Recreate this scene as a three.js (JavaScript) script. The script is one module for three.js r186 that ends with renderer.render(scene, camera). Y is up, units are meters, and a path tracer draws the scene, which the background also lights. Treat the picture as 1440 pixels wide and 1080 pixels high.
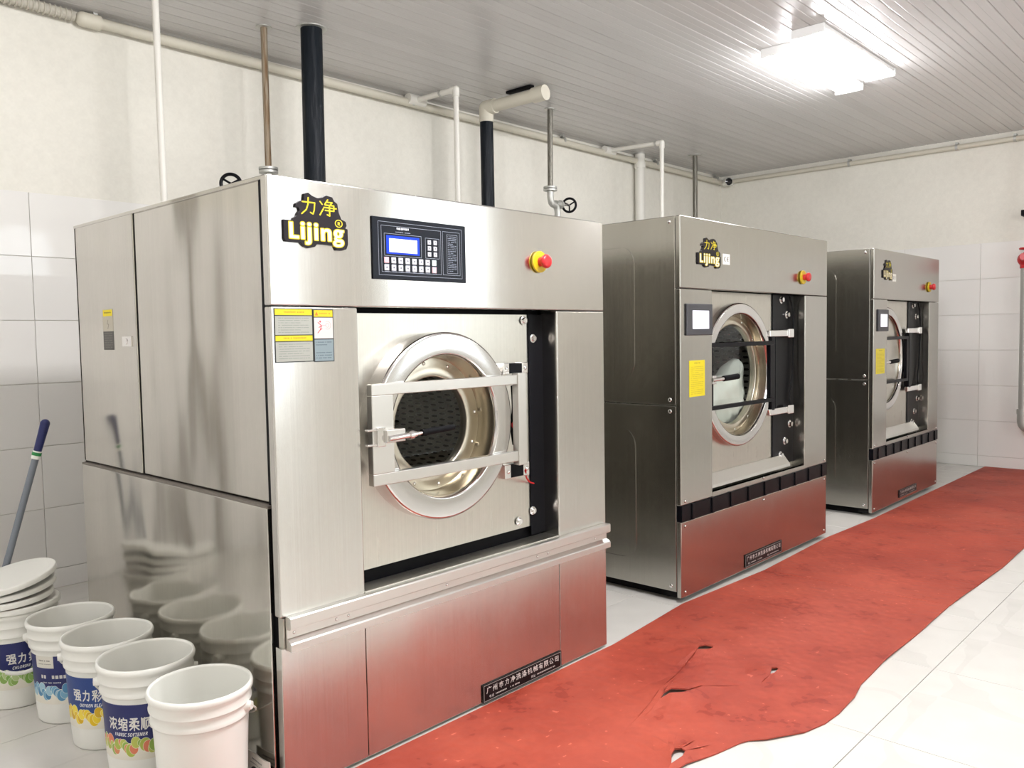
import * as THREE from 'three';
import { RoundedBoxGeometry } from 'three/addons/geometries/RoundedBoxGeometry.js';
import { mergeGeometries } from 'three/addons/utils/BufferGeometryUtils.js';
import { TessellateModifier } from 'three/addons/modifiers/TessellateModifier.js';
import { RectAreaLightUniformsLib } from 'three/addons/lights/RectAreaLightUniformsLib.js';

// ───────────────────────── camera, sky, light, exposure ─────────────────────────
const scene = new THREE.Scene();
const camera = new THREE.PerspectiveCamera(49.56, 1440 / 1080, 0.05, 60);
const axisX = new THREE.Vector3(0.6808, -0.0170, 0.7323).normalize();
const axisZ = new THREE.Vector3(-0.7306, 0.0580, 0.6803).normalize();
const axisY = new THREE.Vector3().crossVectors(axisZ, axisX).normalize();
axisX.crossVectors(axisY, axisZ).normalize();
camera.quaternion.setFromRotationMatrix(new THREE.Matrix4().makeBasis(axisX, axisY, axisZ));
camera.position.set(0, 1.5, 0);
scene.add(camera);

const renderer = new THREE.WebGLRenderer({ antialias: true });
renderer.toneMapping = THREE.LinearToneMapping;
renderer.toneMappingExposure = 1.0;
renderer.shadowMap.enabled = true;
RectAreaLightUniformsLib.init();
scene.background = new THREE.Color().setRGB(2.55, 2.65, 2.75);      // overcast daylight outside the windows

const ROOM = { x0: -1.6, x1: 10, z0: -5.5, z1: 2.2, h: 3.53 };
const WINDOWS = [                                                // openings in the wall behind the camera: x range, y range
  [3.3, 4.4, 1.1, 3.2], [5.6, 6.95, 1.1, 3.2],
];
function areaLight(name, w, h, intensity, color, pos, look) {
  const l = new THREE.RectAreaLight(color, intensity, w, h);
  l.name = name; l.position.set(...pos); l.lookAt(...look); scene.add(l);
  return l;
}
WINDOWS.forEach(([a, b, c, d], i) => areaLight('window_daylight', b - a - 0.1, d - c - 0.1, 2.7, 0xf4f8ff, [(a + b) / 2, (c + d) / 2, ROOM.z1 - 0.03], [(a + b) / 2, (c + d) / 2, -5]));
const LAMP_GLOW = 14, LAMP_LIGHT = [3, 1.2], NEAR_LAMP_LIGHT = [3, 4.4], LEFT_LAMP_LIGHT = [3, 1.2], FAR_LAMP_LIGHT = [3, 0.7];

// ───────────────────────── helpers ─────────────────────────
let seed = 7;
const rnd = () => { seed = (seed * 1664525 + 1013904223) >>> 0; return seed / 4294967296; };
const rr = (a, b) => a + (b - a) * rnd();
const used = new Map();
function numbered(n) { const k = used.get(n) ?? 0; used.set(n, k + 1); return k ? n + '_' + String(k).padStart(3, '0') : n; }
function tag(o, label, category, group, kind) {
  o.userData.label = label; o.userData.category = category;
  if (group) o.userData.group = group;
  if (kind) o.userData.kind = kind;
  return o;
}
function thing(name, label, category, pos = [0, 0, 0], group, kind) {
  const o = new THREE.Group(); o.name = numbered(name); o.position.set(...pos); scene.add(o);
  return tag(o, label, category, group, kind);
}
function mesh(name, geo, mat, parent) {
  const g = Array.isArray(geo) ? join(geo) : geo;
  const m = new THREE.Mesh(g, mat); m.name = name; m.castShadow = m.receiveShadow = true; parent.add(m);
  return m;
}
function sub(name, parent) { const g = new THREE.Group(); g.name = name; parent.add(g); return g; }
function join(list) {
  return mergeGeometries(list.map((g) => {
    const q = g.index ? g.toNonIndexed() : g;
    for (const k of Object.keys(q.attributes)) if (!['position', 'normal', 'uv'].includes(k)) q.deleteAttribute(k);
    return q;
  }));
}
// uv in metres from the dominant direction of the normal
function metric(g) {
  const p = g.attributes.position, n = g.attributes.normal, uv = new Float32Array(p.count * 2);
  for (let i = 0; i < p.count; i++) {
    const ax = Math.abs(n.getX(i)), ay = Math.abs(n.getY(i)), az = Math.abs(n.getZ(i));
    let u, v;
    if (az >= ax && az >= ay) { u = p.getX(i); v = p.getY(i); } else if (ax >= ay) { u = p.getZ(i); v = p.getY(i); } else { u = p.getX(i); v = p.getZ(i); }
    uv[i * 2] = u; uv[i * 2 + 1] = v;
  }
  g.setAttribute('uv', new THREE.BufferAttribute(uv, 2));
  return g;
}
// box given by its ranges; r rounds the edges
function box(x0, x1, y0, y1, z0, z1, r = 0) {
  const w = x1 - x0, h = y1 - y0, d = z1 - z0;
  const g = r ? new RoundedBoxGeometry(w, h, d, 2, Math.min(r, w / 2.01, h / 2.01, d / 2.01)) : new THREE.BoxGeometry(w, h, d);
  g.translate((x0 + x1) / 2, (y0 + y1) / 2, (z0 + z1) / 2);
  return metric(g);
}
function cyl(r0, r1, a, b, seg = 24) {                     // from a (radius r0) to b (radius r1)
  const A = new THREE.Vector3(...a), B = new THREE.Vector3(...b), d = B.clone().sub(A), L = d.length();
  const g = new THREE.CylinderGeometry(r1, r0, L, seg);
  g.applyQuaternion(new THREE.Quaternion().setFromUnitVectors(new THREE.Vector3(0, 1, 0), d.normalize()));
  g.translate(...A.add(B).multiplyScalar(0.5).toArray());
  return g;
}
function ball(r, x, y, z, sx = 1, sy = 1, sz = 1) { const g = new THREE.SphereGeometry(r, 20, 14); g.scale(sx, sy, sz); g.translate(x, y, z); return g; }
function tube(pts, r, seg = 40, rad = 10, closed = false, tension = 0.5) {
  return new THREE.TubeGeometry(new THREE.CatmullRomCurve3(pts.map((p) => new THREE.Vector3(...p)), closed, 'catmullrom', tension), seg, r, rad, closed);
}
function lathe(profile, seg = 48) { return new THREE.LatheGeometry(profile.map((p) => new THREE.Vector2(...p)), seg); }
// lathe about the z axis: profile of [radius, z]
function latheZ(profile, seg = 72) { const g = lathe(profile, seg); g.rotateX(Math.PI / 2); return g; }
function sheet(shape, depth, bevel = 0) {
  return new THREE.ExtrudeGeometry(shape, { depth, bevelEnabled: bevel > 0, bevelThickness: bevel, bevelSize: bevel, bevelSegments: 2, curveSegments: 48 });
}
function rectShape(x0, x1, y0, y1) { const s = new THREE.Shape(); s.moveTo(x0, y0); s.lineTo(x1, y0); s.lineTo(x1, y1); s.lineTo(x0, y1); s.closePath(); return s; }
function roundRectPath(x0, x1, y0, y1, r, P = THREE.Shape) {
  const s = new P();
  s.moveTo(x0 + r, y0); s.lineTo(x1 - r, y0); s.absarc(x1 - r, y0 + r, r, -Math.PI / 2, 0); s.lineTo(x1, y1 - r); s.absarc(x1 - r, y1 - r, r, 0, Math.PI / 2);
  s.lineTo(x0 + r, y1); s.absarc(x0 + r, y1 - r, r, Math.PI / 2, Math.PI); s.lineTo(x0, y0 + r); s.absarc(x0 + r, y0 + r, r, Math.PI, 1.5 * Math.PI);
  return s;
}
function fitUV(g, x0, x1, y0, y1) {                        // print laid over the xy range of a flat thing
  const p = g.attributes.position, uv = new Float32Array(p.count * 2);
  for (let i = 0; i < p.count; i++) { uv[i * 2] = (p.getX(i) - x0) / (x1 - x0); uv[i * 2 + 1] = (p.getY(i) - y0) / (y1 - y0); }
  g.setAttribute('uv', new THREE.BufferAttribute(uv, 2)); return g;
}

// ───────────────────────── computed textures ─────────────────────────
function noise2(n, period, s) {                            // periodic value noise, n × n values in 0..1
  const P = period, grid = new Float32Array(P * P); let q = s;
  for (let i = 0; i < P * P; i++) { q = (q * 1664525 + 1013904223) >>> 0; grid[i] = q / 4294967296; }
  const out = new Float32Array(n * n), f = (t) => t * t * (3 - 2 * t);
  for (let y = 0; y < n; y++) for (let x = 0; x < n; x++) {
    const gx = x / n * P, gy = y / n * P, ix = Math.floor(gx), iy = Math.floor(gy), a = f(gx - ix), b = f(gy - iy);
    const g = (i, j) => grid[((j % P) * P) + (i % P)];
    out[y * n + x] = (g(ix, iy) * (1 - a) + g(ix + 1, iy) * a) * (1 - b) + (g(ix, iy + 1) * (1 - a) + g(ix + 1, iy + 1) * a) * b;
  }
  return out;
}
function floatTexture(n, fn) {
  const d = new Float32Array(n * n * 4);
  for (let i = 0; i < n * n; i++) { const v = fn(i % n, Math.floor(i / n), i); d[i * 4] = d[i * 4 + 1] = d[i * 4 + 2] = v; d[i * 4 + 3] = 1; }
  const t = new THREE.DataTexture(d, n, n, THREE.RGBAFormat, THREE.FloatType);
  t.wrapS = t.wrapT = THREE.RepeatWrapping; t.magFilter = THREE.LinearFilter; t.needsUpdate = true; return t;
}
function byteTexture(n, fn, srgb) {
  const d = new Uint8Array(n * n * 4);
  for (let i = 0; i < n * n; i++) { const c = fn(i % n, Math.floor(i / n), i); for (let k = 0; k < 3; k++) d[i * 4 + k] = Math.max(0, Math.min(255, Math.round(c[k]))); d[i * 4 + 3] = 255; }
  const t = new THREE.DataTexture(d, n, n);
  t.wrapS = t.wrapT = THREE.RepeatWrapping; t.magFilter = THREE.LinearFilter; if (srgb) t.colorSpace = THREE.SRGBColorSpace; t.needsUpdate = true; return t;
}
function per(t, metres) { const c = t.clone(); c.repeat.set(1 / metres, 1 / metres); c.needsUpdate = true; return c; }

// waviness of thin steel sheet (long soft swells), 1.9 m repeat
const wA = noise2(384, 4, 11), wB = noise2(384, 9, 12), wC = noise2(384, 16, 14);
const sheetWave = per(floatTexture(384, (x, y, i) => wA[i] * 0.62 + wB[i] * 0.3 + wC[i] * 0.08), 1.9);
const sideWave = sheetWave.clone(); sideWave.repeat.set(1 / 1.25, 1 / 3.6); sideWave.needsUpdate = true;
// vertical brushing: streaks long in v
const st = new Float32Array(512); { let q = 99; for (let i = 0; i < 512; i++) { q = (q * 1664525 + 1013904223) >>> 0; st[i] = q / 4294967296; } }
const blot = noise2(512, 12, 31), blot2 = noise2(512, 40, 33);
const brushRough = per(byteTexture(512, (x, y, i) => { const v = 185 + 34 * (st[x] - 0.5) + 14 * (blot[i] - 0.5) + 6 * (blot2[i] - 0.5); return [v, v, v]; }), 0.6);
const brushColor = per(byteTexture(512, (x, y, i) => { const v = 240 + 9 * (st[(x * 3) % 512] - 0.5) + 3 * (blot2[i] - 0.5); return [v, v - 1, v - 4]; }, true), 0.6);

// ───────────────────────── materials ─────────────────────────
const M = {};
const std = (o) => new THREE.MeshStandardMaterial(o);
const phy = (o) => new THREE.MeshPhysicalMaterial(o);
const lin = (r, g, b) => new THREE.Color().setRGB(r, g, b);
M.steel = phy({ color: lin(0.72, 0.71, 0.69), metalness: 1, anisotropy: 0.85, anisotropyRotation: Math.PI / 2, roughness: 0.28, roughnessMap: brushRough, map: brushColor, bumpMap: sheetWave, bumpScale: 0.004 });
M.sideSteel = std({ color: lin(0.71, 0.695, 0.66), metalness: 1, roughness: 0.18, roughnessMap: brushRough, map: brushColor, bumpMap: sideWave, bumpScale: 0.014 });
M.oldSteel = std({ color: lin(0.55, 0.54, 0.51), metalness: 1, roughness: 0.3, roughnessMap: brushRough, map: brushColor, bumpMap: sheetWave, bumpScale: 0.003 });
M.plateSteel = std({ color: lin(0.70, 0.68, 0.63), metalness: 1, roughness: 0.42, roughnessMap: brushRough, map: brushColor });
M.ringSteel = std({ color: lin(0.66, 0.65, 0.635), metalness: 1, roughness: 0.15 });
M.barSteel = std({ color: lin(0.66, 0.645, 0.61), metalness: 1, roughness: 0.34 });
M.chrome = std({ color: lin(0.82, 0.81, 0.8), metalness: 1, roughness: 0.12 });
M.barrel = std({ color: lin(0.44, 0.39, 0.3), metalness: 1, roughness: 0.22 });
const holes = byteTexture(64, (x, y) => { const d = (a, b) => Math.hypot(((x - a + 96) % 64) - 32, ((y - b + 96) % 64) - 32), v = Math.min(d(16, 16), d(48, 48)) < 13 ? 0 : 255; return [v, v, v]; });
holes.repeat.set(70, 26);                                     // punched holes of the wash drum, opening into the machine
M.drum = std({ color: lin(0.5, 0.49, 0.46), metalness: 1, roughness: 0.4, alphaMap: holes, alphaTest: 0.5, side: THREE.DoubleSide });
M.black = phy({ color: lin(0.004, 0.004, 0.005), roughness: 0.55, specularIntensity: 0.2 });
M.blackGloss = phy({ color: lin(0.004, 0.004, 0.0055), roughness: 0.3, specularIntensity: 0.22 });
M.rubber = phy({ color: lin(0.008, 0.008, 0.009), roughness: 0.8, specularIntensity: 0.4 });
M.glass = phy({ color: lin(0.86, 0.9, 0.88), roughness: 0.02, transmission: 1, thickness: 0, ior: 1.5 });
M.doorGlass = phy({ color: lin(0.84, 0.87, 0.85), roughness: 0.02, transmission: 1, thickness: 0, ior: 1.5, specularIntensity: 0.6 });
M.flange = std({ color: lin(0.62, 0.575, 0.48), metalness: 1, roughness: 0.3 });
M.dirtyLedge = std({ color: lin(0.2, 0.18, 0.155), roughness: 0.7, metalness: 0.4 });
M.redPlastic = std({ color: lin(0.5, 0.016, 0.02), roughness: 0.35 });
M.yellowPlastic = std({ color: lin(0.6, 0.42, 0.012), roughness: 0.4 });
M.whitePlastic = std({ color: lin(0.85, 0.85, 0.8), roughness: 0.42 });
M.pvc = std({ color: lin(0.76, 0.74, 0.68), roughness: 0.4 });
M.pvcOld = std({ color: lin(0.62, 0.585, 0.49), roughness: 0.55 });
M.corrugated = std({ color: lin(0.5, 0.47, 0.4), roughness: 0.7 });
M.galv = std({ color: lin(0.52, 0.52, 0.49), roughness: 0.5, metalness: 0.7 });
const rustN = noise2(256, 14, 71), rustM = noise2(256, 48, 72);
M.rustPipe = std({ roughness: 0.6, metalness: 0.35, map: byteTexture(256, (x, y, i) => { const t = Math.min(1, Math.max(0, (rustN[i] * 0.7 + rustM[i] * 0.3 - 0.35) * 2)); return [150 - 38 * t, 138 - 52 * t, 120 - 62 * t]; }, true) });
M.greyPipe = std({ roughness: 0.5, metalness: 0.6, map: byteTexture(256, (x, y, i) => { const v = 122 + 34 * (rustN[i] - 0.5) + 24 * (rustM[i] - 0.5); return [v, v - 3, v - 12]; }, true) });
const wrapN = noise2(256, 10, 81), wrapM = noise2(256, 40, 82);
M.wrap = phy({ color: lin(0.005, 0.008, 0.012), roughness: 0.45, specularIntensity: 0.35, bumpMap: floatTexture(256, (x, y, i) => wrapN[i] * 0.8 + wrapM[i] * 0.2), bumpScale: 0.012 });
M.handle = std({ color: lin(0.18, 0.2, 0.235), roughness: 0.4 });
M.blueCap = std({ color: lin(0.012, 0.017, 0.1), roughness: 0.45 });
M.greenBand = std({ color: lin(0.02, 0.24, 0.06), roughness: 0.5 });
M.lens = std({ color: lin(0.01, 0.01, 0.012), roughness: 0.08 });
M.cloth = std({ color: lin(0.74, 0.75, 0.69), roughness: 0.95 });
M.redWire = std({ color: lin(0.6, 0.01, 0.015), roughness: 0.5 });
// room
const plN = noise2(512, 6, 41), plM = noise2(512, 60, 42), plF = noise2(512, 200, 43);
M.plaster = std({ roughness: 0.88, map: per(byteTexture(512, (x, y, i) => { const v = 6 * (plN[i] - 0.5) + 4 * (plM[i] - 0.5) + 4 * (plF[i] - 0.5); return [229 + v, 226 + v, 216 + v]; }, true), 2.2), bumpMap: per(floatTexture(512, (x, y, i) => plM[i] * 0.6 + plF[i] * 0.4), 2.2), bumpScale: 0.0004 });
M.grout = std({ color: lin(0.42, 0.39, 0.34), roughness: 0.9 });
M.wallTiles = [0, 1, 2].map((k) => std({ color: lin(0.79 + k * 0.012, 0.775 + k * 0.012, 0.745 + k * 0.011), roughness: 0.05, bumpMap: per(floatTexture(384, (x, y, i) => wA[i] * 0.5 + wC[i] * 0.5), 1.3), bumpScale: 0.0006 }));
const mN = noise2(512, 5, 51), mM = noise2(512, 18, 52);
const marble = byteTexture(512, (x, y, i) => { const vein = Math.abs(mN[i] - 0.5) < 0.015 + 0.01 * mM[i] ? -5 : 0; const v = 5 * (mM[i] - 0.5) + vein; return [210 + v, 207 + v, 201 + v]; }, true);
M.floorTiles = [0, 1, 2].map((k) => { const t = marble.clone(); t.repeat.set(0.7, 0.7); t.offset.set(k * 0.31, k * 0.17); t.needsUpdate = true; return std({ map: t, roughness: 0.2 }); });
M.floorGrout = std({ color: lin(0.5, 0.47, 0.43), roughness: 0.9 });
M.ceilingPlanks = [0, 1, 2].map((k) => std({ color: lin(0.58 + k * 0.015, 0.565 + k * 0.015, 0.555 + k * 0.015), roughness: 0.27, bumpMap: per(floatTexture(384, (x, y, i) => wA[i] * 0.6 + wB[i] * 0.4), 2.3), bumpScale: 0.003 }));
M.ceilingVoid = std({ color: lin(0.2, 0.195, 0.19), roughness: 0.9 });
// red rubber sheeting: worn, scuffed, with pale crumbs and dark scuffs
const rA = noise2(1024, 7, 61), rB = noise2(1024, 26, 62), rC = noise2(1024, 120, 63), rD = noise2(1024, 330, 64), rE = noise2(1024, 60, 65);
const redMap = byteTexture(1024, (x, y, i) => {
  const t = rA[i] * 0.5 + rB[i] * 0.3 + rC[i] * 0.12 + rD[i] * 0.08 - 0.5;
  const pale = rC[i] > 0.93 && rE[i] > 0.62 ? 34 : 0, dark = rB[i] < 0.2 && rC[i] < 0.4 ? -14 : 0;
  return [154 + 40 * t + pale + dark, 57 + 34 * t + pale + dark, 37 + 30 * t + pale + dark];
}, true);
M.redRubber = std({ map: per(redMap, 2.4), roughness: 0.62, bumpMap: per(floatTexture(512, (x, y, i) => plN[i] * 0.85 + plM[i] * 0.15), 1.9), bumpScale: 0.02 });
M.lampCase = std({ color: lin(0.75, 0.75, 0.74), roughness: 0.4 });
M.lampGlow = std({ color: lin(0.9, 0.9, 0.9), roughness: 0.5, emissive: lin(1, 0.985, 0.96), emissiveIntensity: LAMP_GLOW });
M.windowFrame = std({ color: lin(0.7, 0.7, 0.7), roughness: 0.35 });

// ───────────────────────── lettering: strokes of the Chinese characters on a 100 × 100 square ─────────────────────────
const WATER = [[[10, 12], [22, 24]], [[5, 38], [17, 49]], [[6, 92], [22, 60]]];
const WOOD = [[[4, 28], [40, 28]], [[23, 6], [23, 94]], [[23, 32], [5, 66]], [[25, 40], [38, 56]]];
const HAN = {
  li: [[[16, 30], [82, 30], [78, 70], [71, 90], [58, 83]], [[48, 6], [46, 40], [36, 70], [12, 94]]],
  jing: [[[8, 18], [19, 32]], [[6, 90], [25, 56]], [[50, 5], [33, 32]], [[47, 18], [74, 18], [62, 33]], [[36, 34], [83, 34], [83, 63]], [[28, 48], [96, 48]], [[36, 63], [83, 63]], [[59, 34], [59, 91], [46, 86]]],
  guang: [[[50, 5], [55, 18]], [[18, 22], [92, 22]], [[22, 22], [20, 60], [6, 94]]],
  zhou: [[[13, 38], [9, 58]], [[28, 10], [27, 60], [14, 94]], [[38, 36], [45, 54]], [[55, 12], [55, 86]], [[64, 36], [71, 54]], [[84, 7], [84, 95]]],
  shi: [[[50, 4], [53, 16]], [[7, 25], [93, 25]], [[24, 42], [24, 80]], [[24, 42], [79, 42], [79, 76], [66, 72]], [[50, 25], [50, 97]]],
  xi: [...WATER, [[44, 8], [34, 34]], [[42, 24], [88, 24]], [[63, 6], [63, 48]], [[30, 48], [96, 48]], [[53, 48], [48, 74], [28, 95]], [[71, 48], [71, 87], [95, 87], [95, 74]]],
  di: [...WATER, [[54, 5], [34, 34]], [[50, 16], [80, 16], [60, 38], [32, 53]], [[48, 24], [66, 39], [94, 52]], [[34, 65], [92, 65]], [[63, 53], [63, 95], [52, 91]], [[48, 73], [35, 88]], [[76, 73], [90, 88]]],
  ji: [...WOOD, [[54, 14], [52, 60], [42, 93]], [[54, 14], [79, 14], [79, 86], [95, 87], [95, 70]]],
  xie: [...WOOD, [[42, 26], [96, 26]], [[44, 52], [74, 52]], [[52, 38], [51, 64], [42, 88]], [[63, 38], [63, 88]], [[76, 6], [82, 60], [95, 92], [98, 76]], [[92, 42], [74, 86]], [[84, 10], [92, 18]]],
  you: [[[7, 20], [93, 20]], [[45, 4], [32, 40], [7, 68]], [[34, 44], [34, 97]], [[34, 44], [79, 44], [79, 93], [66, 90]], [[34, 59], [79, 59]], [[34, 74], [79, 74]]],
  xian: [[[10, 9], [10, 97]], [[10, 9], [33, 9], [22, 34], [35, 56], [24, 67]], [[46, 10], [87, 10], [87, 46], [46, 46]], [[46, 28], [87, 28]], [[46, 10], [46, 92], [63, 79]], [[62, 46], [96, 94]], [[92, 54], [73, 67]]],
  gong: [[[38, 10], [8, 53]], [[60, 8], [94, 51]], [[48, 46], [22, 87], [77, 82]], [[64, 64], [84, 96]]],
  si: [[[12, 16], [89, 16], [89, 92], [72, 87]], [[14, 36], [68, 36]], [[20, 52], [20, 82]], [[20, 52], [62, 52], [62, 78], [20, 78]]],
  qiang: [[[8, 10], [36, 10], [36, 32], [10, 32], [8, 54], [36, 54], [34, 89], [22, 91]], [[50, 8], [87, 8], [87, 28], [50, 28], [50, 8]], [[44, 41], [93, 41], [93, 65], [44, 65], [44, 41]], [[68, 30], [68, 87]], [[42, 90], [92, 86]], [[83, 74], [95, 94]]],
  cai: [[[50, 6], [8, 14]], [[12, 22], [18, 34]], [[28, 20], [32, 32]], [[50, 16], [42, 32]], [[5, 46], [57, 46]], [[32, 36], [32, 97]], [[30, 48], [5, 82]], [[34, 48], [57, 76]], [[91, 8], [66, 31]], [[93, 34], [64, 59]], [[95, 62], [58, 96]]],
  piao: [...WATER, [[32, 10], [95, 10]], [[36, 23], [91, 23], [91, 41], [36, 41], [36, 23]], [[54, 10], [54, 41]], [[72, 10], [72, 41]], [[40, 53], [87, 53]], [[32, 65], [95, 65]], [[63, 65], [63, 97], [52, 93]], [[48, 75], [34, 91]], [[77, 75], [93, 91]]],
  lv: [[[30, 4], [8, 30]], [[26, 14], [88, 14]], [[24, 26], [77, 26]], [[12, 38], [81, 38], [83, 80], [97, 94], [97, 78]], [[22, 48], [66, 48], [66, 64]], [[26, 56], [66, 56]], [[12, 65], [73, 65]], [[44, 65], [44, 95]], [[24, 71], [32, 79]], [[13, 93], [38, 79]], [[66, 70], [52, 80], [73, 93]]],
  nong: [...WATER, [[34, 31], [34, 18], [94, 18], [94, 31]], [[60, 5], [52, 40], [28, 68]], [[48, 43], [48, 92], [65, 81]], [[54, 44], [96, 94]], [[88, 46], [69, 61]]],
  suo: [[[24, 6], [8, 30], [26, 30], [8, 56], [30, 52]], [[5, 86], [32, 74]], [[62, 3], [66, 12]], [[38, 29], [38, 16], [95, 16], [95, 29]], [[48, 28], [36, 58]], [[44, 46], [44, 97]], [[54, 37], [95, 37]], [[73, 37], [67, 51]], [[58, 53], [91, 53], [91, 95], [58, 95], [58, 53]], [[58, 73], [91, 73]]],
  rou: [[[20, 8], [79, 8], [54, 24]], [[34, 14], [48, 24]], [[9, 32], [92, 32], [85, 45]], [[54, 32], [54, 53], [44, 50]], [[46, 36], [13, 55]], [[7, 63], [93, 63]], [[50, 53], [50, 98]], [[48, 65], [9, 94]], [[52, 65], [92, 94]]],
  shun: [[[8, 8], [8, 56], [3, 92]], [[20, 14], [20, 82]], [[33, 8], [33, 94]], [[42, 12], [97, 12]], [[69, 12], [62, 27]], [[48, 29], [48, 74]], [[48, 29], [91, 29], [91, 74]], [[69, 40], [67, 72], [42, 94]], [[75, 75], [94, 94]]],
  dian: [[[20, 20], [80, 20], [80, 60], [20, 60], [20, 20]], [[20, 40], [80, 40]], [[50, 4], [50, 87], [93, 87], [93, 74]]],
  hua: [[[14, 10], [25, 21]], [[5, 38], [22, 38], [22, 85], [35, 74]], [[85, 8], [44, 18]], [[38, 36], [97, 36]], [[67, 18], [67, 57]], [[46, 57], [89, 57], [89, 93], [46, 93], [46, 57]]],
  wang: [[[14, 97], [14, 12], [87, 12], [87, 91], [74, 93]], [[26, 28], [44, 71]], [[44, 28], [24, 75]], [[54, 28], [72, 71]], [[74, 28], [52, 75]]],
  zhi: [[[6, 38], [38, 38]], [[22, 12], [22, 80]], [[4, 86], [40, 75]], [[66, 8], [66, 90]], [[68, 44], [94, 44]], [[48, 40], [48, 90]], [[38, 91], [99, 91]]],
};
function han(c, names, x, y, size, weight, color, step = size * 1.08, slant = 0) {
  c.save(); c.strokeStyle = color; c.lineWidth = weight; c.lineJoin = 'round'; c.lineCap = 'round';
  names.forEach((n, k) => HAN[n].forEach((s) => {
    c.beginPath();
    s.forEach(([a, b], i) => { const X = x + k * step + (a + slant * (50 - b)) / 100 * size, Y = y + b / 100 * size; i ? c.lineTo(X, Y) : c.moveTo(X, Y); });
    c.stroke();
  }));
  c.restore();
}
function canvas(w, h, draw) {
  const e = document.createElement('canvas'); e.width = w; e.height = h; const c = e.getContext('2d'); draw(c, w, h);
  const t = new THREE.CanvasTexture(e); t.colorSpace = THREE.SRGBColorSpace; t.magFilter = THREE.LinearFilter; return t;
}
function scribble(c, x, y, w, size, color, q = 5) {          // print too small to read: a row of tiny dashes
  c.fillStyle = color; let X = x;
  while (X < x + w - size * 0.4) { q = (q * 1664525 + 1013904223) >>> 0; const k = (q >>> 16) / 65536, l = size * (0.35 + 0.5 * k); if (k > 0.14) c.fillRect(X, y + (k - 0.5) * size * 0.1, Math.min(l, x + w - X), size * 0.62); X += l + size * 0.22; }
}

// ───────────────────────── the room ─────────────────────────
const { x0: RX0, x1: RX1, z0: RZ0, z1: RZ1, h: RH } = ROOM;
const TILE_TOP = 2.40, TILE_H = 0.38, TILE_W = 0.77, T = 0.15;
function structure(name, geo, mat, label, category) {
  const m = mesh(name, geo, mat, scene); tag(m, label, category, null, 'structure'); return m;
}
// floor: slab and 0.8 m polished tiles
const floor = structure('floor', box(RX0 - T, RX1 + T, -0.2, -0.006, RZ0 - T, RZ1 + T), M.floorGrout, 'glossy white tiled floor of the laundry room', 'floor');
{
  const variants = M.floorTiles.map(() => new RoundedBoxGeometry(0.797, 0.006, 0.797, 1, 0.0012));
  variants.forEach((g) => metric(g));
  const X0 = 3.085 - 0.8 * 6, Z0 = -1.1 - 0.8 * 6;
  for (let i = 0; i < 16; i++) for (let j = 0; j < 11; j++) {
    let a = X0 + i * 0.8, b = a + 0.8, c = Z0 + j * 0.8, d = c + 0.8;
    a = Math.max(a, RX0); b = Math.min(b, RX1); c = Math.max(c, RZ0); d = Math.min(d, RZ1);
    if (b - a < 0.03 || d - c < 0.03) continue;
    const k = Math.floor(rnd() * 3), whole = b - a > 0.79 && d - c > 0.79;
    const t = mesh('tile', whole ? variants[k] : box(a - (a + b) / 2 + 0.0015, b - (a + b) / 2 - 0.0015, -0.003, 0.003, c - (c + d) / 2 + 0.0015, d - (c + d) / 2 - 0.0015, 0.0012), M.floorTiles[k], floor);
    t.position.set((a + b) / 2, -0.003, (c + d) / 2);
  }
}
// ceiling: slab and glossy plastic planks running along the row of machines
const ceiling = structure('ceiling', box(RX0 - T, RX1 + T, RH + 0.012, RH + 0.2, RZ0 - T, RZ1 + T), M.ceilingVoid, 'grey glossy plastic plank ceiling', 'ceiling');
{
  const W = 0.12, L = RX1 - RX0, n = Math.ceil((RZ1 - RZ0) / W);
  const prof = new THREE.Shape();                            // section of one plank: shallow V edges
  prof.moveTo(-W / 2 + 0.001, 0.006); prof.lineTo(-W / 2 + 0.005, 0.001); prof.lineTo(-W / 2 + 0.008, 0); prof.lineTo(-0.004, 0); prof.lineTo(0, 0.0018); prof.lineTo(0.004, 0); prof.lineTo(W / 2 - 0.008, 0); prof.lineTo(W / 2 - 0.005, 0.001); prof.lineTo(W / 2 - 0.001, 0.006); prof.lineTo(W / 2 - 0.001, 0.014); prof.lineTo(-W / 2 + 0.001, 0.014);
  const g = new THREE.ExtrudeGeometry(prof, { depth: L, bevelEnabled: false }); g.rotateY(Math.PI / 2); metric(g);
  for (let i = 0; i < n; i++) {
    const p = mesh('plank', g, M.ceilingPlanks[Math.floor(rnd() * 3)], ceiling);
    p.position.set(RX0, RH, RZ0 + W / 2 + i * W); p.rotation.x = rr(-0.004, 0.004);
  }
}
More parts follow.
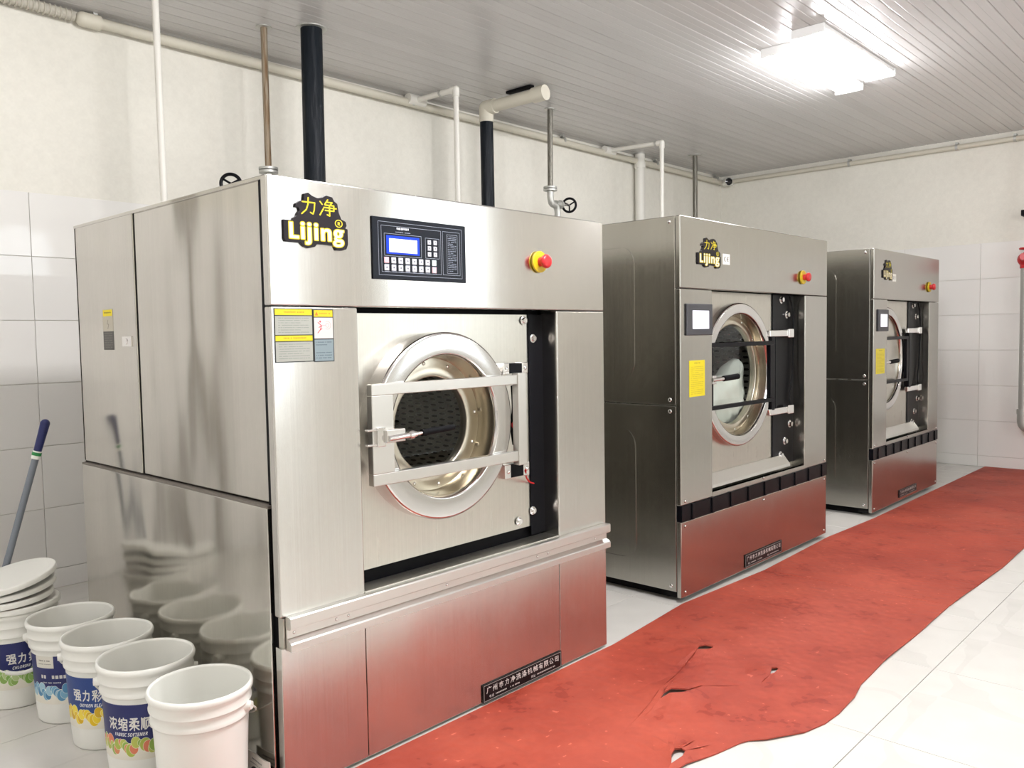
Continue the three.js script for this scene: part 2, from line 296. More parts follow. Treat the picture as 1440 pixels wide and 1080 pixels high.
// walls: plaster above, glossy tiles below
function tiledWall(name, slab, label, from, to, fixed, axis, first) {
  const w = structure(name, slab, M.plaster, label, 'wall');
  const G = M.wallTiles.map(() => null);
  const rows = []; for (let y = TILE_TOP; y > 0; y -= TILE_H) rows.push([Math.max(0, y - TILE_H), y]);
  for (let a0 = first; a0 < to; a0 += TILE_W) {
    const a = Math.max(a0, from), b = Math.min(a0 + TILE_W, to); if (b - a < 0.03) continue;
    for (const [y0, y1] of rows) {
      const k = Math.floor(rnd() * 3), cw = b - a - 0.003, ch = y1 - y0 - 0.003, key = cw.toFixed(3) + ch.toFixed(3);
      tiledWall.cache ??= {}; const g = tiledWall.cache[key] ??= metric(new RoundedBoxGeometry(cw, ch, 0.012, 1, 0.0014));
      const t = mesh('tile', g, M.wallTiles[k], w);
      const m = (a + b) / 2, y = (y0 + y1) / 2;
      if (axis === 'x') t.position.set(m, y, fixed); else { t.position.set(fixed, y, m); t.rotation.y = Math.PI / 2; }
      t.rotation.x += rr(-0.0012, 0.0012);
    }
  }
  return w;
}
tiledWall('wall_back', box(RX0 - T, RX1 + T, 0, RH + 0.2, RZ0 - T, RZ0), 'cream back wall with white tiles on its lower part', RX0, RX1, RZ0 + 0.002, 'x', 1.715 - TILE_W * 5);
tiledWall('wall_right', box(RX1, RX1 + T, 0, RH + 0.2, RZ0, RZ1), 'far end wall, half tiled, beside the smallest machine', RZ0, RZ1, RX1 - 0.002, 'z', RZ0);
tiledWall('wall_left', box(RX0 - T, RX0, 0, RH + 0.2, RZ0, RZ1), 'half tiled side wall left of the camera', RZ0, RZ1, RX0 + 0.002, 'z', RZ0);
{
  const s = rectShape(RX0 - T, RX1 + T, 0, RH + 0.2);
  for (const [a, b, c, d] of WINDOWS) { const h = new THREE.Path(); h.moveTo(a, c); h.lineTo(a, d); h.lineTo(b, d); h.lineTo(b, c); h.closePath(); s.holes.push(h); }
  const g = sheet(s, T); g.translate(0, 0, RZ1); metric(g);
  structure('wall_front', g, M.plaster, 'cream wall with windows behind the camera', 'wall');
  WINDOWS.forEach(([a, b, c, d], i) => {
    const w = thing('window_' + (i + 1), i ? 'wider window in the wall behind the camera' : 'narrower window in the wall behind the camera', 'window', [0, 0, 0], null, 'structure');
    const m = (a + b) / 2, f = 0.045;
    mesh('window_frame', [box(a, b, c, c + f, RZ1 + 0.03, RZ1 + 0.09, 0.004), box(a, b, d - f, d, RZ1 + 0.03, RZ1 + 0.09, 0.004), box(a, a + f, c + f, d - f, RZ1 + 0.03, RZ1 + 0.09, 0.004), box(b - f, b, c + f, d - f, RZ1 + 0.03, RZ1 + 0.09, 0.004), box(m - 0.025, m + 0.025, c + f, d - f, RZ1 + 0.035, RZ1 + 0.085, 0.004)], M.windowFrame, w);
    for (const [p, q] of [[a + f, m - 0.025], [m + 0.025, b - f]]) mesh('pane', box(p, q, c + f, d - f, RZ1 + 0.058, RZ1 + 0.062), M.glass, w);
  });
}
// boxed-in column on the back wall left of the picture, mirrored in the side of the nearest machine
structure('trim_1', box(0.04, 0.17, 0, RH, RZ0, RZ0 + 0.08, 0.006), std({ color: lin(0.24, 0.215, 0.18), roughness: 0.6 }), 'brown boxed-in pipe column on the back wall beyond the left edge', 'column');
// ceiling lamps: two flat diffuser battens side by side
[[6.42, -2.72, 1.35, 'lit ceiling lamp batten nearer the back wall', LAMP_LIGHT], [6.22, -2.40, 1.35, 'lit ceiling lamp batten nearer the red matting', LAMP_LIGHT],
  [2.45, -1.08, 1.35, 'lit ceiling lamp batten above the red mat, out of the picture', NEAR_LAMP_LIGHT], [2.25, -0.76, 1.35, 'lit ceiling lamp batten above the photographer, out of the picture', NEAR_LAMP_LIGHT],
  [-0.35, -2.9, 1.35, 'lit ceiling lamp batten beside the left wall, out of the picture', LEFT_LAMP_LIGHT],
  [8.1, 0.95, 1.35, 'lit ceiling lamp batten near the windows, out of the picture', FAR_LAMP_LIGHT]].forEach(([x, z, L, label, flux]) => {
  const t = thing('ceiling_lamp', label, 'lamp', [x, RH, z], 'ceiling lamp battens');
  mesh('lamp_case', box(-L / 2, L / 2, -0.028, 0, -0.11, 0.11, 0.006), M.lampCase, t);
  for (const s of [-1, 1]) mesh('end_cap', box(s * L / 2 - 0.012, s * L / 2 + 0.012, -0.06, 0, -0.115, 0.115, 0.005), M.lampCase, t);
  // half round diffuser hanging under the case
  const half = new THREE.Shape(); half.absellipse(0, 0, 0.1, 0.034, Math.PI, 2 * Math.PI);
  const d = new THREE.ExtrudeGeometry(half, { depth: L - 0.03, bevelEnabled: false, curveSegments: 20 }); d.rotateY(Math.PI / 2); d.translate(-(L - 0.03) / 2, -0.028, 0);
  mesh('lamp_diffuser', d, M.lampGlow, t);
  areaLight('ceiling_lamp_light', L - 0.05, 0.2, flux[0], 0xfdfcff, [x, RH - 0.068, z], [x, 0, z]);
  for (const k of [-1, 0, 1]) { const p = new THREE.PointLight(0xfdfcff, flux[1]); p.name = 'ceiling_lamp_light'; p.position.set(x + k * L / 3, RH - 0.1, z); p.castShadow = true; p.shadow.radius = 3; scene.add(p); }
});

// ───────────────────────── red rubber sheeting ─────────────────────────
function redMat(name, pts, holes, label, lifts = []) {
  const s = new THREE.Shape(); pts.forEach(([x, z], i) => i ? s.lineTo(x, -z) : s.moveTo(x, -z)); s.closePath();
  for (const h of holes) { const p = new THREE.Path(); h.forEach(([x, z], i) => i ? p.lineTo(x, -z) : p.moveTo(x, -z)); p.closePath(); s.holes.push(p); }
  const g = new THREE.ExtrudeGeometry(s, { depth: 0.004, bevelEnabled: true, bevelThickness: 0.0008, bevelSize: 0.0008, bevelSegments: 1 }); g.rotateX(-Math.PI / 2); g.translate(0, 0.001, 0);
  const q = new TessellateModifier(0.07, 7).modify(g.index ? g.toNonIndexed() : g), p = q.attributes.position;     // the sheet lifts along its tears and ripples at its free edge
  for (let i = 0; i < p.count; i++) {
    const x = p.getX(i), z = p.getZ(i); let y = 0;
    for (const [a, b, h, w] of lifts) y += h * Math.exp(-((x - a) ** 2 + (z - b) ** 2) / (w * w));
    y += 0.003 * (1 + Math.sin(x * 11 + z * 3)) * Math.exp(-(((z + 1.32) / 0.09) ** 2)); p.setY(i, p.getY(i) + y);
  }
  q.computeVertexNormals();
  const m = mesh(name, metric(q), M.redRubber, scene); m.name = numbered(name); return tag(m, label, 'floor mat');
}
redMat('rubber_mat', [[0.9, -2.338], [3.2, -2.338], [3.93, -2.405], [4.83, -2.36], [4.826, -1.294], [4.38, -1.286], [3.8, -1.29], [3.5, -1.276], [3.36, -1.25], [3.18, -1.241], [3.06, -1.248], [2.937, -1.277], [2.794, -1.354], [2.745, -1.402], [2.711, -1.417], [2.579, -1.446], [2.444, -1.484], [2.25, -1.5], [2.0, -1.46], [0.9, -1.42]], [
  [[3.367, -1.98], [3.40, -1.99], [3.436, -1.979], [3.455, -1.943], [3.42, -1.938], [3.395, -1.948]],
  [[2.818, -1.828], [2.86, -1.838], [2.905, -1.833], [2.956, -1.779], [3.023, -1.763], [3.1, -1.706], [3.174, -1.645], [3.098, -1.7], [3.03, -1.755], [2.96, -1.768], [2.913, -1.781], [2.871, -1.815]],
  [[3.335, -1.603], [3.395, -1.625], [3.42, -1.612], [3.405, -1.598], [3.355, -1.593]],
  [[2.41, -1.52], [2.45, -1.545], [2.491, -1.557], [2.517, -1.546], [2.512, -1.526], [2.47, -1.512]],
], 'long red rubber floor mat with tears in front of the keypad machine', [[3.41, -1.985, 0.02, 0.09], [2.9, -1.83, 0.022, 0.09], [3.03, -1.77, 0.012, 0.09], [3.38, -1.62, 0.014, 0.07], [2.47, -1.55, 0.018, 0.07]]);
redMat('rubber_mat', [[4.836, -2.36], [5.9, -2.395], [6.7, -2.36], [9.985, -2.345], [9.985, -1.27], [6.42, -1.264], [5.8, -1.258], [4.832, -1.292]], [], 'clean red rubber floor mat running on to the far end wall');

// ───────────────────────── the washing machines ─────────────────────────
// sign: black outline plate with yellow and white lettering
const logoTex = canvas(512, 440, (c) => {
  c.fillStyle = '#1c171b'; c.fillRect(0, 0, 512, 440);
  han(c, ['li', 'jing'], 122, 30, 150, 14, '#4a4212', 154); han(c, ['li', 'jing'], 122, 30, 150, 10, '#d8c62c', 154);
  c.strokeStyle = '#d8c62c'; c.lineWidth = 7; c.beginPath(); c.arc(438, 222, 29, 0, 7); c.stroke();
  c.fillStyle = '#d8c62c'; c.font = 'bold 40px sans-serif'; c.textAlign = 'center'; c.fillText('R', 438, 237);
  c.textAlign = 'left'; c.font = 'bold 176px sans-serif'; c.lineJoin = 'round';
  c.strokeStyle = '#cdb917'; c.lineWidth = 15; const w = c.measureText('Lijing').width;
  c.save(); c.translate(24, 372); c.scale(458 / w, 1); c.strokeText('Lijing', 0, 0); c.fillStyle = '#e2d9cc'; c.fillText('Lijing', 0, 0); c.restore();
});
logoTex.wrapS = logoTex.wrapT = THREE.ClampToEdgeWrapping;
M.logo = phy({ map: logoTex, roughness: 0.4, specularIntensity: 0.4 });
const LOGO = [[0.0, 0.47], [0.135, 0.47], [0.15, 0.52], [0.2, 0.56], [0.215, 0.62], [0.245, 0.66], [0.23, 0.72], [0.18, 0.72], [0.19, 0.78], [0.25, 0.83], [0.31, 0.85], [0.32, 0.97], [0.38, 1.0], [0.44, 0.95], [0.52, 0.92], [0.60, 0.94], [0.66, 0.99], [0.76, 0.97], [0.79, 0.9], [0.84, 0.86], [0.86, 0.7], [0.9, 0.58], [0.97, 0.54], [0.985, 0.47], [0.96, 0.42], [1.0, 0.4], [1.0, 0.12], [0.97, 0.03], [0.9, 0.0], [0.81, 0.0], [0.77, 0.08], [0.64, 0.09], [0.5, 0.09], [0.46, 0.03], [0.36, 0.0], [0.29, 0.03], [0.24, 0.09], [0.02, 0.09], [0.0, 0.14]];
function logoSign(parent, x, y, w, h) {
  const s = new THREE.Shape(); LOGO.forEach(([a, b], i) => i ? s.lineTo(x + a * w, y + b * h) : s.moveTo(x + a * w, y + b * h)); s.closePath();
  const g = sheet(s, 0.006, 0.001); g.translate(0, 0, 0.001);
  const m = mesh('logo_sign', fitUV(g, x, x + w, y, y + h), M.logo, parent); m.userData.label = 'black sign with yellow Chinese characters and the word Lijing';
}
const plateTex = canvas(1024, 160, (c) => {
  c.fillStyle = '#0c0d10'; c.fillRect(0, 0, 1024, 160); c.strokeStyle = '#a8a8a4'; c.lineWidth = 5; c.strokeRect(10, 10, 1004, 140);
  han(c, ['guang', 'zhou', 'shi', 'li', 'jing', 'xi', 'di', 'ji', 'xie', 'you', 'xian', 'gong', 'si'], 40, 26, 62, 6, '#dcdcd8', 73.5);
  han(c, ['dian', 'hua'], 70, 106, 28, 3, '#cfcfcc', 31); scribble(c, 150, 113, 150, 20, '#c4c4c0', 3); scribble(c, 330, 113, 130, 20, '#c4c4c0', 9);
  han(c, ['wang', 'zhi'], 600, 106, 28, 3, '#cfcfcc', 31); scribble(c, 680, 113, 250, 20, '#c4c4c0', 17);
});
M.nameplate = phy({ map: plateTex, roughness: 0.35, specularIntensity: 0.4 });
function nameplate(parent, x0, x1, y0, y1) {
  mesh('nameplate', fitUV(box(x0, x1, y0, y1, 0.002, 0.006, 0.001), x0, x1, y0, y1), M.nameplate, parent).userData.label = 'black maker plate with white Chinese lettering';
}
function emergencyStop(parent, x, y) {
  const g = sub('emergency_stop', parent); g.position.set(x, y, 0.002);
  mesh('collar', latheZ([[0, 0.012], [0.044, 0.012], [0.046, 0.009], [0.046, 0], [0, 0]].reverse(), 32), M.yellowPlastic, g);
  mesh('stem', cyl(0.02, 0.02, [0, 0, 0.01], [0, 0, 0.035], 20), M.redPlastic, g);
  mesh('red_button', latheZ([[0, 0.058], [0.018, 0.057], [0.027, 0.052], [0.03, 0.045], [0.028, 0.036], [0.018, 0.032], [0, 0.032]].reverse(), 28), M.redPlastic, g);
}
function screw(parent, x, y, z, r = 0.006) { mesh('screw', latheZ([[0, r * 0.6], [r * 0.7, r * 0.5], [r, 0.0], [0, 0]].reverse(), 10), M.chrome, parent).position.set(x, y, z); }
function hexBolt(parent, x, y, z, r = 0.014) {
  const b = new THREE.CylinderGeometry(r, r, r * 0.9, 6); b.rotateX(Math.PI / 2); b.translate(0, 0, r * 0.65);
  mesh('bolt', [latheZ([[0, r * 0.25], [r * 1.5, r * 0.25], [r * 1.5, 0], [0, 0]].reverse(), 16), b], M.chrome, parent).position.set(x, y, z);
}
// porthole: ring, barrel, bolted glass flange, pane, drum; centre (cx, cy), ring front at zf
function porthole(parent, cx, cy, zf, R, r, depth, zPlate, rb, rg, ri) {
  const door = sub('door', parent); door.position.set(cx, cy, zf);
  mesh('door_ring', latheZ([[r, -0.02], [r + 0.004, -0.004], [r + 0.012, 0], [R - 0.012, 0], [R - 0.003, -0.004], [R, -0.012], [R, zPlate - zf]], 96), M.ringSteel, door);
  mesh('door_barrel', latheZ([[rb, -depth], [rb + 0.004, -depth + 0.01], [r - 0.003, -0.035], [r, -0.02]].reverse(), 96), M.barrel, door);
  mesh('glass_flange', latheZ([[ri, -depth - 0.03], [ri, -depth + 0.004], [ri + 0.006, -depth + 0.008], [rg, -depth + 0.008], [rg + 0.003, -depth], [rb + 0.001, -depth]].reverse(), 96), M.flange, door);
  for (let k = 0; k < 12; k++) { const a = k / 12 * Math.PI * 2 + 0.13, q = (rg + rb) / 2; screw(door, q * Math.cos(a), q * Math.sin(a), -depth, 0.008); }
  const pane = new THREE.CircleGeometry(ri, 64); pane.translate(0, 0, -depth - 0.012); mesh('pane', pane, M.doorGlass, door);
  mesh('drum', latheZ([[0, -depth - 0.78], [ri * 1.45, -depth - 0.78], [ri * 1.5, -depth - 0.74], [ri * 1.5, -depth - 0.06], [ri, -depth - 0.03]], 64), M.drum, door);
  return door;
}
function plateWithHole(x0, x1, y0, y1, z, t, cx, cy, r) {
  const s = rectShape(x0, x1, y0, y1), h = new THREE.Path(); h.absarc(cx, cy, r, 0, Math.PI * 2, true); s.holes.push(h);
  const g = sheet(s, t); g.translate(0, 0, z - t); return metric(g);
}

// ── the nearest machine: tall header with a dark keypad panel ──
{
  const W = 1.753, H = 2.02, t = thing('washing_machine', 'largest stainless washing machine with dark keypad panel, nearest the buckets', 'washing machine', [1.41, 0, -2.35], 'industrial washing machines in a row');
  const B = 0.006, hy = 1.607, lx = 0.338, rx = 1.407, zr = -0.09;
  mesh('header_panel', [box(0, W, hy + 0.0015, H, -0.036, 0, B)], M.steel, t);
  mesh('left_column', [box(0, lx, 0.6, hy - 0.0015, -0.036, 0, B), box(lx - 0.012, lx, 0.6, hy - 0.002, zr, -0.03)], M.steel, t);
  mesh('right_column', [box(rx, W, 0.6, hy - 0.0015, -0.036, 0, B), box(rx, rx + 0.012, 0.6, hy - 0.002, zr, -0.03)], M.steel, t);
  mesh('recess_top', box(lx, rx, hy + 0.01, hy + 0.02, zr, -0.03), M.black, t);
  mesh('recess_ledge', box(lx, rx, 0.597, 0.609, zr, -0.001, 0.003), M.plateSteel, t);
  mesh('lower_left_panel', box(0, 0.3345, 0.012, 0.5, -0.036, -0.001, 0.003), M.steel, t);
  mesh('lower_centre_panel', box(0.337, 1.4045, 0.012, 0.5, -0.036, -0.001, 0.003), M.steel, t);
  mesh('lower_right_panel', box(1.407, W, 0.012, 0.5, -0.036, -0.001, 0.003), M.steel, t);
  mesh('rail_backing', box(0.01, W - 0.01, 0.495, 0.598, -0.03, -0.003), M.plateSteel, t);
  // folded guard rail across the front
  const prof = new THREE.Shape(); [[0, 0.604], [0.026, 0.604], [0.03, 0.6], [0.03, 0.568], [0.026, 0.563], [0.006, 0.561], [0.006, 0.531], [0.026, 0.52], [0.03, 0.515], [0.03, 0.492], [0, 0.492]].forEach(([z, y], i) => i ? prof.lineTo(z, y) : prof.moveTo(z, y)); prof.closePath();
  const rail = new THREE.ExtrudeGeometry(prof, { depth: W - 0.022, bevelEnabled: false }); rail.rotateY(-Math.PI / 2); rail.scale(-1, 1, 1);
  { const ix = rail.attributes.position, n = rail.attributes.normal; for (let i = 0; i < ix.count; i += 3) for (const at of [ix, n, rail.attributes.uv]) { const a = [], b = []; for (let k = 0; k < at.itemSize; k++) { a.push(at.array[(i + 1) * at.itemSize + k]); b.push(at.array[(i + 2) * at.itemSize + k]); } for (let k = 0; k < at.itemSize; k++) { at.array[(i + 1) * at.itemSize + k] = b[k]; at.array[(i + 2) * at.itemSize + k] = a[k]; } } }
  rail.computeVertexNormals(); rail.computeBoundingBox(); rail.translate(0.018 - rail.boundingBox.min.x, 0, -rail.boundingBox.min.z); metric(rail);
  const rm = mesh('guard_rail', rail, M.barSteel, t); for (const x of [0.045, 0.21, 0.26, 0.72, 1.25, 1.32, 1.66]) screw(rm, x, 0.546, 0.006, 0.006);
  // recess
  const cx = 0.76, cy = 1.157;
  mesh('door_plate', plateWithHole(lx, rx, 0.655, 1.59, zr, 0.006, cx, cy, 0.3), M.plateSteel, t);
  mesh('plate_backing', plateWithHole(lx, rx, 0.6, 1.61, zr - 0.02, 0.004, cx, cy, 0.3), M.black, t);
  mesh('hinge_strip', box(1.315, rx, 0.615, 1.59, zr + 0.001, zr + 0.006), M.blackGloss, t);
  for (const [x, y] of [[1.285, 1.565], [1.344, 1.486], [1.326, 0.722], [1.235, 0.69]]) hexBolt(t, x, y, zr + 0.004, 0.0125);
  porthole(t, cx, cy, -0.01, 0.362, 0.2715, 0.1, zr, 0.26, 0.224, 0.187);
  const fr = sub('door_frame', t), fz0 = -0.008, fz1 = 0.022;
  const bars = [[0.372, 1.171, 1.298, 1.338], [0.372, 1.171, 0.978, 1.02], [0.372, 0.468, 1.02, 1.298], [1.122, 1.171, 0.96, 1.345]];
  bars.forEach(([a, b, c, d]) => mesh('frame_bar', box(a, b, c, d, fz0, b - a < 0.2 && a > 1 ? fz1 + 0.006 : fz1, 0.003), M.barSteel, fr));
  for (const [y0, y1] of [[1.342, 1.385], [0.905, 0.962]]) { const h = sub('hinge', t); mesh('hinge_arm', box(1.075, 1.215, y0, y1, -0.05, -0.012, 0.004), M.blackGloss, h); for (const x of [1.085, 1.2]) { mesh('hinge_block', box(x - 0.014, x + 0.022, y0 - 0.002, y1 + 0.002, -0.052, -0.006, 0.004), M.chrome, h); screw(h, x + 0.004, (y0 + y1) / 2, -0.006, 0.009); } }
  const la = sub('latch', t);
  mesh('latch_bracket', [box(0.345, 0.41, 1.175, 1.182, 0.012, 0.03, 0.002), box(0.345, 0.41, 1.122, 1.13, 0.012, 0.03, 0.002), box(0.385, 0.42, 1.118, 1.186, 0.02, 0.036, 0.003)], M.chrome, la);
  mesh('latch_body', box(0.415, 0.5, 1.13, 1.176, 0.022, 0.048, 0.004), M.barSteel, la);
  mesh('latch_rod', [cyl(0.011, 0.011, [0.42, 1.146, 0.05], [0.545, 1.151, 0.05], 16), cyl(0.018, 0.018, [0.512, 1.149, 0.05], [0.53, 1.15, 0.05], 6), cyl(0.007, 0.007, [0.54, 1.151, 0.05], [0.585, 1.153, 0.05], 12)], M.chrome, la);
  mesh('latch_grip', cyl(0.013, 0.011, [0.575, 1.152, 0.048], [0.74, 1.157, 0.04], 16), M.black, la);
  mesh('cable', tube([[1.19, 0.93, 0.0], [1.215, 0.895, -0.02], [1.27, 0.862, -0.05], [1.325, 0.845, -0.075]], 0.0035, 24, 6), M.redWire, t);
  mesh('cable', tube([[1.145, 1.29, -0.03], [1.15, 1.2, -0.03], [1.138, 1.12, -0.03], [1.15, 1.04, -0.03]], 0.006, 24, 6), M.black, t);
  mesh('cable_knot', ball(0.014, 1.146, 1.125, -0.022, 1, 1, 0.7), M.redWire, t);
  // header furniture
  logoSign(t, 0.055, 1.797, 0.245, 0.178);
  emergencyStop(t, 1.291, 1.812);
  {
    const x0 = 0.405, x1 = 0.856, y0 = 1.707, y1 = 1.926, w = x1 - x0, h = y1 - y0;
    const tex = canvas(1024, 498, (c) => {
      c.fillStyle = '#0d1018'; c.fillRect(0, 0, 1024, 498); c.strokeStyle = '#a9adb8'; c.lineWidth = 2.5;
      c.strokeRect(60, 36, 916, 426); c.strokeRect(90, 66, 640, 370); c.strokeRect(752, 66, 200, 370); c.strokeRect(120, 128, 390, 178); c.strokeRect(556, 136, 154, 168); c.strokeRect(800, 90, 124, 330);
      scribble(c, 250, 74, 136, 26, '#d9dce2', 41); scribble(c, 236, 108, 164, 10, '#9aa0ac', 21);
      c.fillStyle = '#1437b4'; c.fillRect(140, 142, 350, 148);
      for (let k = 0; k < 20; k++) scribble(c, 812, 102 + k * 15.6, k % 5 === 4 ? 60 : 100, 9, '#8f95a2', 31 + k);
      for (let i = 0; i < 8; i++) for (const y of [372, 430]) scribble(c, 120 + i * 73, y, 46, 8, '#8f95a2', 51 + i);
    });
    const p = sub('control_panel', t);
    mesh('panel_plate', fitUV(box(x0, x1, y0, y1, 0, 0.006, 0.002), x0, x1, y0, y1), phy({ map: tex, roughness: 0.3, specularIntensity: 0.4 }), p);
    const X = (u) => x0 + u / 1024 * w, Y = (v) => y1 - v / 498 * h;
    const sg = box(X(168), X(462), Y(276), Y(166), 0.005, 0.008, 0.001);
    mesh('display_screen', sg, std({ color: lin(0.6, 0.62, 0.7), roughness: 0.2, emissive: lin(0.75, 0.8, 1), emissiveIntensity: 0.75 }), p);
    const keyTex = canvas(64, 64, (c) => { c.fillStyle = '#bcbcc4'; c.fillRect(0, 0, 64, 64); c.fillStyle = '#63636f'; c.fillRect(24, 22, 18, 16); c.fillRect(20, 34, 26, 4); });
    const kW = std({ map: keyTex, roughness: 0.4 }), kG = std({ color: lin(0.5, 0.62, 0.6), roughness: 0.4 }), kR = std({ color: lin(0.72, 0.4, 0.44), roughness: 0.4 });
    const key = (u, v, s, m) => { const a = X(u), b = X(u + s), c = Y(v + s), d = Y(v); mesh('key', fitUV(box(a, b, c, d, 0.005, 0.0085, 0.0015), a, b, c, d), m, p); };
    for (let i = 0; i < 8; i++) for (let j = 0; j < 2; j++) key(112 + i * 73, 318 + j * 60, 48, i === 7 ? (j ? kR : kG) : i === 0 && j === 0 ? kR : kW);
    for (let i = 0; i < 2; i++) for (let j = 0; j < 3; j++) key(578 + i * 66, 152 + j * 50, 38, kW);
  }
  // warning stickers on the left column
  const sticker = (x0, x1, y0, y1, z, tex) => mesh('warning_sticker', fitUV(box(x0, x1, y0, y1, z, z + 0.0012), x0, x1, y0, y1), std({ map: tex, roughness: 0.35 }), t);
  sticker(0.012, 0.155, 1.426, 1.6, 0.0005, canvas(400, 480, (c) => {
    c.fillStyle = '#16181a'; c.fillRect(0, 0, 400, 480); c.fillStyle = '#cdbb08'; c.fillRect(8, 8, 384, 52); c.fillRect(8, 242, 384, 48); c.fillStyle = '#9a9b93'; c.fillRect(8, 68, 384, 166); c.fillRect(8, 298, 384, 174);
    scribble(c, 100, 28, 220, 18, '#a5850c', 3); scribble(c, 90, 258, 240, 18, '#a5850c', 4);
    for (let k = 0; k < 7; k++) { scribble(c, 40, 84 + k * 21, k % 3 === 2 ? 230 : 320, 9, '#747a75', k + 7); scribble(c, 40, 316 + k * 21, k % 3 === 1 ? 250 : 320, 9, '#747a75', k + 17); }
  }));
  sticker(0.157, 0.236, 1.424, 1.598, 0.0005, canvas(220, 480, (c) => {
    c.fillStyle = '#16181a'; c.fillRect(0, 0, 220, 480); c.fillStyle = '#cdb50c'; c.fillRect(8, 8, 204, 60); c.fillStyle = '#cbc3bf'; c.fillRect(8, 76, 204, 190); c.fillStyle = '#77858a'; c.fillRect(8, 276, 204, 196);
    c.fillStyle = '#e06a10'; c.beginPath(); c.moveTo(36, 20); c.lineTo(54, 56); c.lineTo(18, 56); c.fill(); scribble(c, 66, 32, 130, 20, '#d08a10', 6);
    c.strokeStyle = '#c23a48'; c.lineWidth = 7; c.lineCap = 'round'; for (const q of [[[50, 120], [88, 150], [60, 165]], [[88, 150], [70, 190], [46, 215]], [[70, 190], [92, 176]]]) { c.beginPath(); q.forEach(([x, y], i) => i ? c.lineTo(x, y) : c.moveTo(x, y)); c.stroke(); }
    c.beginPath(); c.arc(74, 112, 9, 0, 7); c.fillStyle = '#c23a48'; c.fill(); c.lineWidth = 4; c.strokeStyle = '#dd8f92'; c.beginPath(); c.arc(152, 146, 36, -2, 2.2); c.stroke(); c.beginPath(); c.arc(152, 146, 18, 0, 7); c.stroke(); c.beginPath(); c.moveTo(92, 148); c.lineTo(134, 146); c.stroke();
    for (const y of [296, 320, 392, 416, 440]) scribble(c, 22, y, y === 320 ? 120 : 176, 13, '#4c5a62', y);
  }));
  nameplate(t, 0.905, 1.403, 0.012, 0.086);
  // side, seen from the buckets
  for (const x of [0.014, W - 0.03]) mesh('front_gasket', box(x, x + 0.016, 0.01, H - 0.004, -0.07, -0.03), M.rubber, t);
  mesh('upper_side_panel', box(0.016, 0.03, 0.968, H, -1.013, -0.052, 0.004), M.sideSteel, t);
  mesh('rear_side_panel', box(0.01, 0.03, 0.968, H, -1.63, -1.022, 0.004), M.sideSteel, t);
  mesh('seam_gasket', box(0.019, 0.03, 0.968, H - 0.002, -1.03, -1.0), M.rubber, t);
  mesh('lower_side_panel', box(-0.006, 0.01, 0.01, 0.955, -1.62, -0.052, 0.004), M.sideSteel, t);
  mesh('side_ledge', box(-0.004, 0.03, 0.952, 0.962, -1.625, -0.05, 0.002), M.dirtyLedge, t);
  mesh('right_side_panel', box(W - 0.02, W - 0.004, 0.01, H, -1.63, -0.052, 0.004), M.sideSteel, t);
  mesh('top_panel', box(0.008, W - 0.002, H - 0.012, H + 0.0015, -1.632, -0.037, 0.003), M.sideSteel, t);
  mesh('back_panel', box(0.01, W - 0.004, 0.01, H - 0.01, -1.63, -1.615), M.oldSteel, t);
  mesh('foot_plate', box(0.02, W - 0.02, 0.0, 0.02, -1.6, -0.04), M.black, t);
  // paper label and lock on the rear side panel
  const lab = canvas(96, 300, (c) => { c.fillStyle = '#b9b3a4'; c.fillRect(0, 0, 96, 300); c.fillStyle = '#e6d21a'; c.fillRect(4, 6, 88, 46); scribble(c, 14, 22, 66, 14, '#7c6a10', 3); c.strokeStyle = '#7a756c'; c.lineWidth = 4; c.beginPath(); c.moveTo(50, 80); c.lineTo(42, 110); c.lineTo(56, 112); c.lineTo(46, 146); c.stroke(); c.fillStyle = '#55534f'; c.fillRect(0, 164, 96, 136); for (let k = 0; k < 7; k++) scribble(c, 8, 176 + k * 17, 78, 8, '#7d7a74', k + 3); });
  const lg = new THREE.BoxGeometry(0.104, 0.172, 0.0012); fitUV(lg, -0.052, 0.052, -0.086, 0.086); lg.rotateY(-Math.PI / 2); lg.translate(0.0093, 1.555, -1.297);
  mesh('paper_label', lg, std({ map: lab, roughness: 0.6 }), t);
  mesh('panel_lock', [box(0.005, 0.011, 1.482, 1.524, -1.152, -1.065, 0.002), cyl(0.012, 0.012, [0.002, 1.503, -1.11], [0.008, 1.503, -1.11], 12)], M.chrome, t);
}

